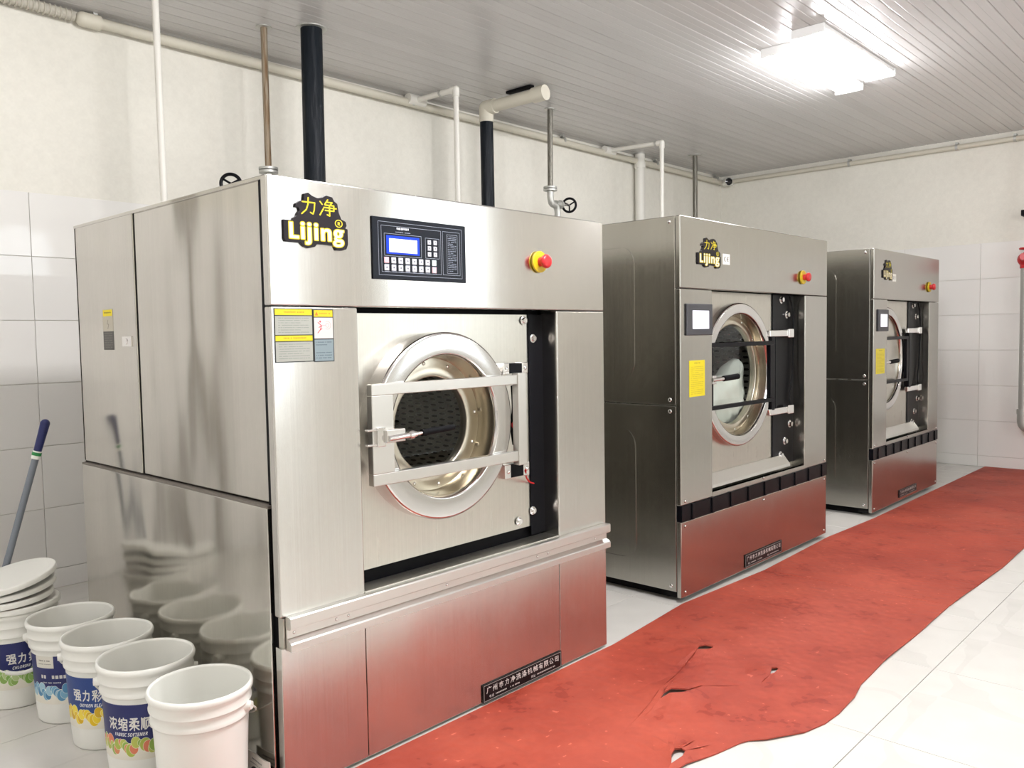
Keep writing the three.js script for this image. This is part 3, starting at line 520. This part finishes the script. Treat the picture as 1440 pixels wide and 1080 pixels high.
// ── the two further machines: same make, narrow touch screen on the left column ──
function touchMachine(cfg) {
  const { W, H, pos, label, lx, rx, cx, cy, zf, R, r, plate, logo, ce, stop, scr, yel, laundry } = cfg;
  const t = thing('washing_machine', label, 'washing machine', pos, 'industrial washing machines in a row');
  const hy = 1.742, zr = -0.09, B = 0.006, sy0 = 0.457, sy1 = 0.547, oy = 0.575;
  mesh('header_panel', box(0, W, hy + 0.0015, H, -0.03, 0, B), M.oldSteel, t);
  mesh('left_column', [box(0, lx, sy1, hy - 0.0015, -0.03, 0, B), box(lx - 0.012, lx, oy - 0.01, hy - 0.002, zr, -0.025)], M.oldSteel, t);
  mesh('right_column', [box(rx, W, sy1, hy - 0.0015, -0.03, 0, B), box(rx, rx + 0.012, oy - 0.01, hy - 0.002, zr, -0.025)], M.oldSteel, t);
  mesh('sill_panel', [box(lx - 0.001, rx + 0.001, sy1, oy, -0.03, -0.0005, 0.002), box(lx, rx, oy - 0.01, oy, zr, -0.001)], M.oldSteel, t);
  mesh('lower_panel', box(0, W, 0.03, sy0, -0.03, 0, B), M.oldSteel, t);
  mesh('black_strip', [box(0.004, W + 0.006, sy0, sy1, -0.03, 0.004, 0.003), ...[...Array(9)].map((_, k) => box(0.1 + k * (W - 0.2) / 8, 0.125 + k * (W - 0.2) / 8, sy0, sy1, 0.003, 0.012, 0.003))], M.blackGloss, t);
  mesh('door_plate', plateWithHole(lx, rx, oy - 0.005, hy, zr, 0.006, cx, cy, r * 1.02), M.plateSteel, t);
  mesh('hinge_plate', box(rx - 0.315, rx, oy + 0.02, hy, zr + 0.001, zr + 0.007), M.blackGloss, t);
  for (const [dx, y] of [[0.19, 1.71], [0.105, 1.61], [0.056, 0.861], [0.133, 0.75], [0.2, 0.66]]) hexBolt(t, rx - dx, y, zr + 0.006, 0.017);
  // sloping splash lip at the foot of the opening
  const lip = new THREE.Shape(); [[zr, oy + 0.085], [zr + 0.012, oy + 0.085], [-0.035, oy + 0.03], [-0.03, oy + 0.012], [-0.036, oy + 0.012], [zr, oy + 0.07]].forEach(([z, y], i) => i ? lip.lineTo(-z, y) : lip.moveTo(-z, y)); lip.closePath();
  const lipG = new THREE.ExtrudeGeometry(lip, { depth: rx - lx - 0.16, bevelEnabled: false }); lipG.rotateY(Math.PI / 2); lipG.translate(lx + 0.002, 0, 0);
  mesh('splash_lip', metric(lipG), M.barSteel, t);
  porthole(t, cx, cy, zf, R, r, 0.07, zr, r - 0.012, r - 0.036, r - 0.064);
  const fr = sub('door_frame', t), fx0 = cx - R - 0.01, fx1 = cfg.frameRight, z0 = zf + 0.001, z1 = zf + 0.028;
  for (const [a, b, c, d] of [[fx0, fx1, 1.412, 1.438], [fx0, fx1, 1.046, 1.07], [fx0, fx0 + 0.06, 1.07, 1.412], [fx1 - 0.05, fx1, 1.07, 1.412]]) mesh('frame_bar', box(a, b, c, d, z0, z1, 0.003), M.blackGloss, fr);
  for (const y of [1.485, 0.972]) { const h = sub('hinge', t); mesh('hinge_arm', box(fx1 - 0.02, rx - 0.1, y - 0.022, y + 0.022, -0.06, -0.03, 0.006), M.chrome, h); mesh('hinge_block', box(rx - 0.2, rx - 0.12, y - 0.03, y + 0.03, -0.07, -0.022, 0.006), M.chrome, h); }
  mesh('hinge_post', [box(fx1 + 0.0, fx1 + 0.05, 0.98, 1.47, -0.075, -0.03, 0.006), box(fx1 + 0.075, fx1 + 0.1, 0.98, 1.47, -0.08, -0.04, 0.006)], M.blackGloss, t);
  mesh('cable', tube([[rx - 0.09, hy - 0.01, -0.07], [rx - 0.05, 1.66, -0.07], [rx - 0.035, 1.5, -0.065], [rx - 0.05, 1.2, -0.07], [rx - 0.09, 1.05, -0.07], [rx - 0.05, 0.98, -0.07]], 0.006, 40, 6), M.rubber, t);
  const la = sub('latch', t), lf = Math.max(fx0, lx + 0.004);
  mesh('latch_rod', cyl(0.012, 0.012, [lf + 0.0, 1.225, z1 + 0.012], [lf + 0.12, 1.228, z1 + 0.018], 14), M.chrome, la);
  mesh('latch_grip', cyl(0.017, 0.017, [lf + 0.12, 1.228, z1 + 0.018], [lf + 0.27, 1.235, z1 + 0.03], 14), M.black, la);
  mesh('latch_mount', box(lf + 0.005, lf + 0.05, 1.2, 1.25, z1 - 0.004, z1 + 0.012, 0.003), M.chrome, la);
  for (const x of [0.04, W / 2, W - 0.04]) for (const y of [0.06, 0.43, 0.57]) screw(t, x, y, 0, 0.009);
  logoSign(t, ...logo); emergencyStop(t, ...stop); nameplate(t, ...plate);
  const sx = scr[0], sw = scr[1];
  const p = sub('touch_screen', t);
  mesh('screen_bezel', box(sx, sx + sw, 1.484, 1.66, 0, 0.012, 0.006), std({ color: lin(0.045, 0.045, 0.052), roughness: 0.4 }), p);
  mesh('display_screen', box(sx + sw * 0.2, sx + sw * 0.84, 1.52, 1.622, 0.011, 0.0135, 0.001), std({ color: lin(0.6, 0.6, 0.62), roughness: 0.2, emissive: lin(0.85, 0.82, 0.95), emissiveIntensity: 0.8 }), p);
  const yt = canvas(160, 200, (c) => { c.fillStyle = '#d6c40c'; c.fillRect(0, 0, 160, 200); scribble(c, 50, 12, 60, 9, '#8a7c10', 2); for (let k = 0; k < 15; k++) scribble(c, 14, 34 + k * 10.6, k % 4 === 3 ? 80 : 130, 6, '#b09d12', k + 4); });
  mesh('warning_sticker', fitUV(box(yel[0], yel[0] + yel[1], 1.143, 1.345, 0, 0.0015), yel[0], yel[0] + yel[1], 1.143, 1.345), std({ map: yt, roughness: 0.4 }), t);
  const ct = canvas(96, 110, (c) => { c.fillStyle = '#e4e1da'; c.fillRect(0, 0, 96, 110); c.strokeStyle = '#3a3a3a'; c.lineWidth = 7; c.beginPath(); c.arc(42, 55, 22, 1.75, 4.55); c.stroke(); c.beginPath(); c.arc(80, 55, 22, 1.75, 4.55); c.stroke(); c.beginPath(); c.moveTo(58, 55); c.lineTo(76, 55); c.stroke(); });
  mesh('certification_sticker', fitUV(box(ce - 0.042, ce + 0.042, 1.893, 1.955, 0, 0.0012), ce - 0.042, ce + 0.042, 1.893, 1.955), std({ map: ct, roughness: 0.5 }), t);
  // side with two pressed panels
  const D = cfg.D;
  for (const [y0, y1] of [[1.102, H], [0.06, 1.098]]) {
    const s = sub('side_panel', t);
    mesh('panel_sheet', box(0.004, 0.02, y0, y1, -D, -0.034, 0.004), M.oldSteel, s);
    const o = roundRectPath(0.3, D - 0.2, y0 + 0.14, y1 - 0.14, 0.1), i = roundRectPath(0.305, D - 0.205, y0 + 0.145, y1 - 0.145, 0.096, THREE.Path); o.holes.push(i);
    const g = sheet(o, 0.004); g.rotateY(Math.PI / 2); g.translate(0.001, 0, 0); mesh('pressed_edge', metric(g), M.oldSteel, s);
    for (const y of [y0 + 0.03, y1 - 0.03]) mesh('panel_bolt', ball(0.012, 0.004, y, -0.07, 0.5, 1, 1), M.chrome, s);
  }
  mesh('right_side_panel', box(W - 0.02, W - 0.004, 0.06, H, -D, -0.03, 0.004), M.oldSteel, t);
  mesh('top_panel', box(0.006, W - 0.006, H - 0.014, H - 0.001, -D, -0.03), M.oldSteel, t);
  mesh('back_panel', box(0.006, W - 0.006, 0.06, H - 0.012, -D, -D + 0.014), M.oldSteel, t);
  mesh('base_skid', [box(0.08, W - 0.08, 0, 0.06, -D + 0.05, -0.12), box(0.03, W - 0.03, 0.02, 0.06, -0.12, -0.03)], M.rubber, t);
  return t;
}
touchMachine({ W: 1.97, H: 2.135, pos: [3.935, 0, -2.41], label: 'middle stainless washing machine with white laundry behind its door glass', lx: 0.343, rx: 1.6, cx: 0.775, cy: 1.236, zf: -0.042, R: 0.442, r: 0.372, plate: [0.73, 1.235, 0.045, 0.125], logo: [0.177, 1.866, 0.253, 0.165], ce: 0.508, stop: [1.548, 1.86], scr: [0.054, 0.276], yel: [0.09, 0.167], frameRight: 1.16, D: 2.0 });
touchMachine({ W: 1.67, H: 2.14, pos: [6.77, 0, -2.39], label: 'smallest stainless washing machine, farthest along beside the end wall', lx: 0.307, rx: 1.396, cx: 0.5, cy: 1.25, zf: -0.062, R: 0.436, r: 0.366, plate: [0.62, 1.07, 0.06, 0.125], logo: [0.178, 1.9, 0.22, 0.16], ce: 0.46, stop: [1.362, 1.876], scr: [0.075, 0.232], yel: [0.055, 0.195], frameRight: 0.95, D: 1.8 });
// laundry in the drum of the middle machine, heaped against the glass
{
  const g = new THREE.SphereGeometry(1, 72, 56), p = g.attributes.position, v = new THREE.Vector3();
  for (let i = 0; i < p.count; i++) {
    v.fromBufferAttribute(p, i).normalize();
    const f = 1 + 0.05 * Math.sin(v.x * 7 + v.y * 3) + 0.04 * Math.sin(v.y * 11 - v.x * 5) + 0.03 * Math.sin(v.x * 17 + v.y * 13 + v.z * 5);
    v.multiplyScalar(f); v.x *= 0.29; v.y *= 0.25; v.z *= 0.13;
    const top = 0.085 + (v.x > 0.1 ? (v.x - 0.1) * 0.7 : 0) + 0.012 * Math.sin(v.x * 34);
    v.y = Math.min(v.y * 1.25, top + 0.25 * Math.min(0, v.z)); p.setXYZ(i, v.x, v.y, v.z);
  }
  g.computeVertexNormals();
  const m = mesh('laundry_heap', g, M.cloth, scene); m.position.set(4.81, 1.125, -2.41 - 0.042 - 0.07 - 0.16);
  tag(m, 'crumpled white laundry pressed behind the middle door glass', 'laundry');
}

// ───────────────────────── pipes along the back of the row ─────────────────────────
function pipe(name, label, pts, r, mat, extra, category = 'pipe', group) {
  const t = thing(name, label, category, pts[0], group);
  const L = pts.map((p) => p.map((v, k) => v - pts[0][k]));
  const geos = []; for (let i = 0; i + 1 < L.length; i++) geos.push(cyl(r, r, L[i], L[i + 1], 20));
  mesh('pipe_run', geos, mat, t);
  for (let i = 1; i + 1 < L.length; i++) mesh('elbow', [ball(r * 1.3, ...L[i]), ...[L[i - 1], L[i + 1]].map((q) => { const d = new THREE.Vector3(...q).sub(new THREE.Vector3(...L[i])).normalize().multiplyScalar(r * 2.6); return cyl(r * 1.3, r * 1.3, L[i], [L[i][0] + d.x, L[i][1] + d.y, L[i][2] + d.z], 20); })], mat, t);
  if (extra) extra(t, L);
  return t;
}
const collar = (t, x, y, z, r) => mesh('ceiling_collar', cyl(r, r, [x, y - 0.006, z], [x, y, z], 24), M.galv, t);
function handwheelValve(t, x, y, z, side, wheelR = 0.06) {      // flanged valve, wheel to one side
  mesh('flange', [cyl(0.062, 0.062, [x, y + 0.06, z], [x, y + 0.075, z], 20), cyl(0.062, 0.062, [x, y + 0.082, z], [x, y + 0.097, z], 20)], M.galv, t);
  mesh('valve_body', [tube([[x, y + 0.06, z], [x, y, z], [x + side * 0.02, y - 0.05, z], [x + side * 0.08, y - 0.07, z], [x + side * 0.1, y - 0.14, z], [x + side * 0.06, y - 0.22, z]], 0.03, 32, 14), cyl(0.035, 0.028, [x + side * 0.07, y - 0.05, z], [x + side * 0.17, y - 0.045, z], 16), cyl(0.04, 0.04, [x + side * 0.13, y - 0.048, z], [x + side * 0.15, y - 0.047, z], 16)], M.galv, t);
  const w = sub('handwheel', t); w.position.set(x + side * 0.27, y - 0.04, z); w.rotation.y = side > 0 ? 2.07 : -0.5;
  mesh('wheel_rim', new THREE.TorusGeometry(wheelR, 0.011, 10, 32), M.blackGloss, w);
  for (let k = 0; k < 3; k++) { const a = k * 2.094 + 0.5; mesh('wheel_spoke', cyl(0.007, 0.007, [0, 0, 0], [wheelR * Math.cos(a), wheelR * Math.sin(a), 0], 8), M.blackGloss, w); }
  mesh('wheel_stem', cyl(0.011, 0.011, [x + side * 0.15, y - 0.047, z], [x + side * 0.275, y - 0.04, z], 10), M.chrome, t);
}
pipe('steam_pipe', 'brown steel pipe dropping behind the corner of the nearest machine', [[2.975, RH, -4.92], [2.975, 1.6, -4.92]], 0.021, M.rustPipe, (t) => { collar(t, 0, 0, 0, 0.05); handwheelValve(t, 0, -1.0, 0, -1); });
pipe('vent_pipe', 'thick black wrapped pipe beside the brown steel pipe', [[3.21, RH, -4.73], [3.195, 3.0, -4.73], [3.185, 2.5, -4.73], [3.185, 0.4, -4.73]].filter((_, k) => k !== 1 && k !== 2), 0.07, M.wrap, (t) => { collar(t, 0, 0, 0, 0.1); });
pipe('steam_pipe', 'grey steel pipe with flanged handwheel valve above the keypad machine', [[5.835, RH, -4.91], [5.825, 2.84, -4.91]], 0.024, M.greyPipe, (t) => { collar(t, 0, 0, 0, 0.05); handwheelValve(t, -0.01, -0.79, 0, 1, 0.062); });
pipe('steam_pipe', 'grey steel pipe rising from the top of the middle machine', [[8.55, RH, -5.03], [8.55, 1.4, -5.03]], 0.027, M.greyPipe, (t) => { collar(t, 0, 0, 0, 0.08); });
pipe('vent_pipe', 'black wrapped pipe with white elbow under the ceiling', [[5.16, 3.34, -5.05], [5.165, 0.5, -5.05]], 0.057, M.wrap, (t) => {
  mesh('white_elbow', [cyl(0.062, 0.062, [0, -0.02, 0], [0, 0.1, 0], 20), ball(0.062, 0, 0.1, 0), cyl(0.05, 0.05, [0, 0.1, 0], [0.05, 0.115, 0.58], 20), cyl(0.062, 0.062, [0.045, 0.113, 0.5], [0.055, 0.116, 0.62], 20), cyl(0.062, 0.062, [0, 0.1, 0], [0.01, 0.103, 0.1], 20)], M.pvcOld, t);
  mesh('foam_strip', box(-0.02, 0.03, 0.165, 0.185, 0.25, 0.52), M.black, t);
});
pipe('water_pipe', 'thin white pipe dropping behind the rear left of the nearest machine', [[2.255, RH, -4.9], [2.265, 1.2, -4.9]], 0.02, M.pvc);
pipe('water_pipe', 'thin white pipe with bent arm between the two black pipes', [[4.693, 3.49, -5.42], [4.693, 3.48, -4.93], [4.685, 1.2, -4.93]], 0.022, M.pvc, (t) => { mesh('tee', cyl(0.045, 0.045, [-0.09, 0, 0], [0.09, 0, 0], 16), M.pvc, t); mesh('pipe_clip', cyl(0.027, 0.027, [0, -0.006, 0.3], [0, -0.006, 0.32], 14), M.galv, t); });
pipe('water_pipe', 'thin white pipe with bent arm behind the middle machine', [[7.427, 3.48, -5.42], [7.427, 3.455, -4.755], [7.41, 1.2, -4.755]], 0.022, M.pvc, (t) => { mesh('tee', cyl(0.042, 0.042, [-0.09, 0, 0], [0.09, 0, 0], 16), M.pvc, t); mesh('pipe_clip', cyl(0.027, 0.027, [0, -0.022, 0.58], [0, -0.022, 0.6], 14), M.galv, t); });
pipe('drain_pipe', 'thick white upright pipe against the back wall', [[8.01, RH, -5.42], [8.01, 0.0, -5.42]], 0.056, M.pvc, (t) => { collar(t, 0, 0, 0, 0.07); mesh('socket', cyl(0.064, 0.064, [0, -0.16, 0], [0, -0.1, 0], 20), M.pvc, t); });
pipe('wall_pipe', 'long horizontal white pipe under the ceiling along back wall', [[2.05, 3.475, -5.44], [4.2, 3.468, -5.44], [7.3, 3.45, -5.44], [9.93, 3.44, -5.44]].filter((_, k) => k === 0 || k === 3), 0.033, M.pvcOld, (t) => {
  for (const x of [0.06, 2.6, 4.6, 6.3, 7.7]) mesh('pipe_clip', [cyl(0.039, 0.039, [x, -0.004, 0], [x + 0.025, -0.004, 0], 16), box(x, x + 0.025, 0.02, 0.06, -0.03, 0.01)], M.galv, t);
  mesh('end_socket', [ball(0.045, 0, 0, 0), cyl(0.045, 0.045, [0, 0, 0], [0.1, 0, 0], 18)], M.pvcOld, t);
});
pipe('corrugated_hose', 'grey corrugated hose along the wall at upper left corner', [[2.0, 3.48, -5.44], [1.2, 3.5, -5.44]], 0.03, M.corrugated, (t) => { for (let k = 0; k < 26; k++) mesh('rib', new THREE.TorusGeometry(0.031, 0.006, 6, 18).rotateY(Math.PI / 2).translate(-0.02 - k * 0.03, 0.0006 * k, 0), M.corrugated, t); }, 'hose');
pipe('wall_pipe', 'horizontal white pipe under the ceiling along the far end wall', [[9.95, 3.445, -5.42], [9.95, 3.445, 2.15]], 0.026, M.pvcOld, (t) => { for (const z of [1.6, 2.75, 3.3, 5]) mesh('pipe_clip', [cyl(0.032, 0.032, [0, 0, z], [0, 0, z + 0.025], 16), box(-0.01, 0.05, 0.02, 0.05, z, z + 0.025)], M.galv, t); });
// dark-eyed security camera in the far corner
{
  const t = thing('security_camera', 'small white security camera in the far ceiling corner', 'camera', [9.86, 3.43, -5.33]);
  mesh('mount', [box(0.02, 0.14, -0.02, 0.04, -0.1, 0.0, 0.008), box(0.1, 0.14, -0.03, 0.06, -0.17, 0.02, 0.006)], M.whitePlastic, t);
  const h = sub('housing', t); h.rotation.y = -0.75; h.rotation.x = 0.15;
  mesh('shell', latheZ([[0, -0.1], [0.04, -0.1], [0.05, -0.08], [0.052, 0.05], [0.046, 0.06]], 24), M.whitePlastic, h);
  mesh('lens', latheZ([[0.046, 0.056], [0.03, 0.062], [0, 0.066]], 24), M.lens, h);
}
// galvanised riser at the right edge with a red valve
{
  const t = thing('riser_pipe', 'grey galvanised riser pipe with red valve at right edge', 'pipe', [9.86, 0, -1.965]);
  mesh('pipe_run', [cyl(0.052, 0.052, [0, 0.52, 0], [0, 2.1, 0], 24), cyl(0.052, 0.052, [0, 0.46, 0.05], [0, 0.46, 0.9], 24)], M.galv, t);
  mesh('elbow', [tube([[0, 0.62, 0], [0, 0.52, 0.0], [0, 0.47, 0.03], [0, 0.46, 0.1], [0, 0.46, 0.16]], 0.06, 24, 18), cyl(0.066, 0.066, [0, 0.6, 0], [0, 0.65, 0], 20)], M.galv, t);
  mesh('upper_run', cyl(0.028, 0.028, [0, 2.3, 0.01], [0, RH, 0.01], 18), M.pvc, t);
  mesh('wall_bracket', [box(-0.05, 0.128, 2.63, 2.69, -0.05, 0.05, 0.006)], M.black, t);
  const v = sub('red_valve', t); v.position.set(0, 2.1, 0); v.userData.label = 'red valve with handwheel';
  mesh('valve_body', [ball(0.085, 0, 0.09, 0, 1, 0.9, 1), cyl(0.06, 0.06, [0, -0.0, 0], [0, 0.05, 0], 20), cyl(0.045, 0.035, [-0.05, 0.1, 0], [-0.15, 0.11, 0], 16)], M.redPlastic, v);
  mesh('handwheel', [new THREE.TorusGeometry(0.06, 0.011, 10, 28).rotateX(Math.PI / 2).translate(0, 0.2, 0), cyl(0.012, 0.012, [0, 0.1, 0], [0, 0.21, 0], 10), cyl(0.007, 0.007, [-0.06, 0.2, 0], [0.06, 0.2, 0], 8), cyl(0.007, 0.007, [0, 0.2, -0.06], [0, 0.2, 0.06], 8)], M.redPlastic, v);
}

// ───────────────────────── buckets beside the nearest machine ─────────────────────────
const HB = 0.4, RB = 0.162;
const pail = () => lathe([[0, 0.004], [0.118, 0.004], [0.126, 0], [0.131, 0.006], [0.136, 0.06], [0.1415, 0.21], [0.146, 0.298], [0.153, 0.3], [0.154, 0.304], [0.1535, 0.316], [0.1505, 0.32], [0.152, 0.338], [0.157, 0.341], [0.158, 0.346], [0.1555, 0.352], [0.156, 0.374], [RB, 0.38], [RB + 0.001, 0.39], [RB - 0.002, HB], [RB - 0.008, HB], [RB - 0.011, 0.392], [0.147, 0.3], [0.131, 0.02], [0.125, 0.012], [0, 0.012]], 64);
const PAIL = pail();
const rAt = (y) => y < 0.06 ? 0.131 + 0.005 * y / 0.06 : y < 0.21 ? 0.136 + 0.0055 * (y - 0.06) / 0.15 : 0.1415 + 0.0045 * (y - 0.21) / 0.088;
function band(y0, y1, a0, a1, off) {                        // label wrapped round the pail: from angle a0 to a1
  const n = 40, m = 6, pos = [], uv = [], idx = [], nor = [];
  for (let j = 0; j <= m; j++) for (let i = 0; i <= n; i++) {
    const y = y0 + (y1 - y0) * j / m, a = a0 + (a1 - a0) * i / n, r = rAt(y) + off;
    pos.push(r * Math.cos(a), y, r * Math.sin(a)); nor.push(Math.cos(a), 0, Math.sin(a)); uv.push(i / n, j / m);
  }
  for (let j = 0; j < m; j++) for (let i = 0; i < n; i++) { const p = j * (n + 1) + i; idx.push(p, p + 1, p + n + 1, p + 1, p + n + 2, p + n + 1); }
  const g = new THREE.BufferGeometry(); g.setAttribute('position', new THREE.Float32BufferAttribute(pos, 3)); g.setAttribute('normal', new THREE.Float32BufferAttribute(nor, 3)); g.setAttribute('uv', new THREE.Float32BufferAttribute(uv, 2)); g.setIndex(idx); return g;
}
function labelTexture(words, latin, bubbles, navy, paper) {
  return canvas(1024, 480, (c) => {
    c.fillStyle = '#e6e2d5'; c.fillRect(0, 0, 1024, 480); c.fillStyle = navy; c.fillRect(0, 0, 1024, 330);
    let q = 77; const R = () => { q = (q * 1664525 + 1013904223) >>> 0; return q / 4294967296; };
    for (let i = 0; i < 34; i++) { const x = 20 + i * 30 + R() * 18, y = 318 + R() * 66 + 24 * Math.sin(i * 0.9), r = 24 + R() * 36; c.fillStyle = bubbles[i % bubbles.length]; c.beginPath(); c.arc(x, y, r, 0, 7); c.fill(); c.strokeStyle = 'rgba(240,240,225,0.75)'; c.lineWidth = 4; c.stroke(); }
    if (paper) { c.fillStyle = '#d6d3c8'; c.fillRect(180, 0, 250, 120); scribble(c, 230, 40, 160, 20, '#77746c', 4); scribble(c, 210, 76, 190, 12, '#8a877e', 8); scribble(c, 250, 190, 330, 56, '#cfcdc6', 12); scribble(c, 270, 258, 240, 20, '#b9b9bb', 13); return; }
    han(c, words, 250, 110, 112, 13, '#dcdad2', 124); c.font = 'italic bold 42px sans-serif'; c.fillStyle = '#e6e6e2'; c.textAlign = 'center'; c.save(); c.translate(500, 272); c.fillText(latin, 0, 0); c.restore();
  });
}
function bucket(x, z, label, opt) {
  const t = thing('bucket', label, 'bucket', [x, 0.0, z], 'white plastic buckets beside the nearest machine'); t.rotation.y = opt.turn ?? 0;
  mesh('pail', PAIL, M.whitePlastic, t);
  if (opt.tex) {
    // the label faces the camera: centre angle in the pail's own frame
    const c = Math.atan2(-z, -x) + (opt.turn ?? 0) + (opt.shift ?? 0);
    const g = band(0.085, 0.28, c + 1.15, c - 1.15, 0.0012);
    mesh('label', g, std({ map: opt.tex, roughness: 0.4 }), t);
  }
  const e = opt.bail ?? 0;                                   // direction of the two ears
  const ex = Math.cos(e), ez = Math.sin(e);
  for (const s of [-1, 1]) mesh('ear', cyl(0.017, 0.013, [s * ex * 0.15, 0.33, s * ez * 0.15], [s * ex * 0.17, 0.33, s * ez * 0.17], 14), M.whitePlastic, t);
  const drop = opt.drop ?? 0.6, pts = []; for (let k = 0; k <= 16; k++) { const a = Math.PI * k / 16, w = Math.cos(a) * 0.168, o = Math.sin(a); pts.push([ex * w - ez * o * 0.172 * 1.0, 0.33 - o * drop * 0.2, ez * w + ex * o * 0.172]); }
  mesh('bail_handle', tube(pts, 0.0035, 48, 8), M.whitePlastic, t);
  const gr = pts.slice(6, 11); mesh('bail_grip', tube(gr, 0.008, 16, 10), M.whitePlastic, t);
  return t;
}
const NAVY = '#161f5c';
bucket(1.223, -2.535, 'plain white plastic bucket without a label, nearest the camera', { bail: 4.05, drop: 0.55 });
bucket(1.215, -2.92, 'white bucket with navy label and orange and green bubbles', { tex: labelTexture(['nong', 'suo', 'rou', 'shun'], 'FABRIC SOFTENER', ['#d98a5c', '#a9b84a', '#d97b5a', '#b9c25a', '#8fb04a'], NAVY), bail: 3.55, drop: 0.7, shift: 0.42 });
bucket(1.215, -3.26, 'white bucket with blue label and yellow bubbles', { tex: labelTexture(['qiang', 'li', 'cai', 'piao'], 'OXYGEN BLEACH', ['#e6c01a', '#edcf2a', '#d9ae12', '#f0d848'], '#1d3d7e'), bail: 3.55, drop: 0.7, shift: 0.4 });
bucket(1.2, -3.594, 'white bucket with pale blue bubbles and a paper sticker on its navy label', { tex: labelTexture([], '', ['#5a93b8', '#78aac6', '#4d86b0', '#9cc0d0'], NAVY, true), bail: 3.55, drop: 0.7, shift: 0.3 });
bucket(1.09, -3.912, 'white bucket with green bubbles label under a stack of lids', { tex: labelTexture(['qiang', 'li', 'lv', 'piao'], 'CHLORINE BLEACH', ['#7fae4c', '#98bf6a', '#8cb05a', '#b4c88a'], NAVY), bail: 0.15, drop: 0.85, shift: -0.3 });
// lids piled on the farthest bucket
[[1.09, 0.401, -3.912, 0.0, 0.0, 'white bucket lid lying lowest in the stack of lids', 1.0], [1.07, 0.432, -3.912, 0.0, 0.06, 'white bucket lid second from the bottom of the stack', 0.985], [1.085, 0.468, -3.912, 0.0, 0.13, 'white bucket lid second from the top of the stack', 0.97], [1.085, 0.507, -3.908, 0.0, 0.22, 'white bucket lid lying topmost and tilted on the stack', 1.0]].forEach(([x, y, z, rx, rz, label, s], k) => {
  const t = thing('pail_cover', label, 'lid', [x, y, z], 'white bucket lids on the farthest bucket'); t.rotation.set(rx, 0, rz); t.scale.setScalar(s);
  mesh('lid_disc', lathe([[0, 0.016], [0.14, 0.016], [0.147, 0.022], [0.166, 0.022], [0.17, 0.018], [0.17, 0.0], [0.166, -0.002], [0.163, 0.0], [0.163, 0.014], [0.147, 0.014], [0.14, 0.01], [0, 0.01]].reverse(), 64), M.whitePlastic, t);
  if (k === 2 || k === 1) mesh('seal_ring', new THREE.TorusGeometry(0.158, 0.0045, 8, 48).rotateX(Math.PI / 2).translate(0, 0.004, 0), std({ color: lin(0.5, 0.06, 0.06), roughness: 0.6 }), t);
});
// mop handle standing behind the buckets
{
  const t = thing('mop_handle', 'grey mop handle with blue cap leaning behind the buckets', 'mop', [0.98, 0, -4.17]);
  const a = new THREE.Vector3(0, 0.0, 0), b = new THREE.Vector3(0.3, 1.16, 0.15), P = (k) => a.clone().lerp(b, k).toArray();
  mesh('shaft', cyl(0.0145, 0.0145, P(0.02), P(0.86), 16), M.handle, t);
  mesh('white_band', cyl(0.0185, 0.0185, P(0.855), P(0.885), 16), M.whitePlastic, t);
  mesh('green_band', cyl(0.0195, 0.0195, P(0.868), P(0.88), 16), M.greenBand, t);
  mesh('cap', [cyl(0.0165, 0.0195, P(0.885), P(0.99), 16), ball(0.0195, ...P(0.988))], M.blueCap, t);
  mesh('mop_head', lathe([[0, 0.11], [0.02, 0.11], [0.03, 0.08], [0.055, 0.02], [0.06, 0.0], [0, 0.0]].reverse(), 20), M.handle, t);
}
// small printed packet on the floor by the machine corner
{
  const tex = canvas(256, 256, (c) => { c.fillStyle = '#dedbd4'; c.fillRect(0, 0, 256, 256); scribble(c, 60, 40, 120, 18, '#777', 3); scribble(c, 40, 74, 150, 12, '#888', 5); c.fillStyle = '#2b2b2c'; c.beginPath(); c.arc(96, 150, 52, 0, 7); c.fill(); c.fillStyle = '#7a7a78'; c.fillRect(130, 110, 100, 130); c.fillStyle = '#222'; c.fillRect(150, 140, 40, 90); });
  const g = new THREE.BoxGeometry(0.15, 0.115, 0.008, 8, 8, 1), p = g.attributes.position;
  for (let i = 0; i < p.count; i++) p.setZ(i, p.getZ(i) * (1 - 0.5 * Math.abs(p.getY(i)) / 0.0575) + 0.003 * Math.sin(p.getX(i) * 40));
  g.computeVertexNormals();
  const m = mesh('printed_packet', g, std({ map: tex, roughness: 0.6 }), scene); m.position.set(1.384, 0.058, -2.475); m.rotation.set(0, -Math.PI / 2, 0.02);
  tag(m, 'small white printed packet standing between plain bucket and machine', 'packet');
}
renderer.render(scene, camera);
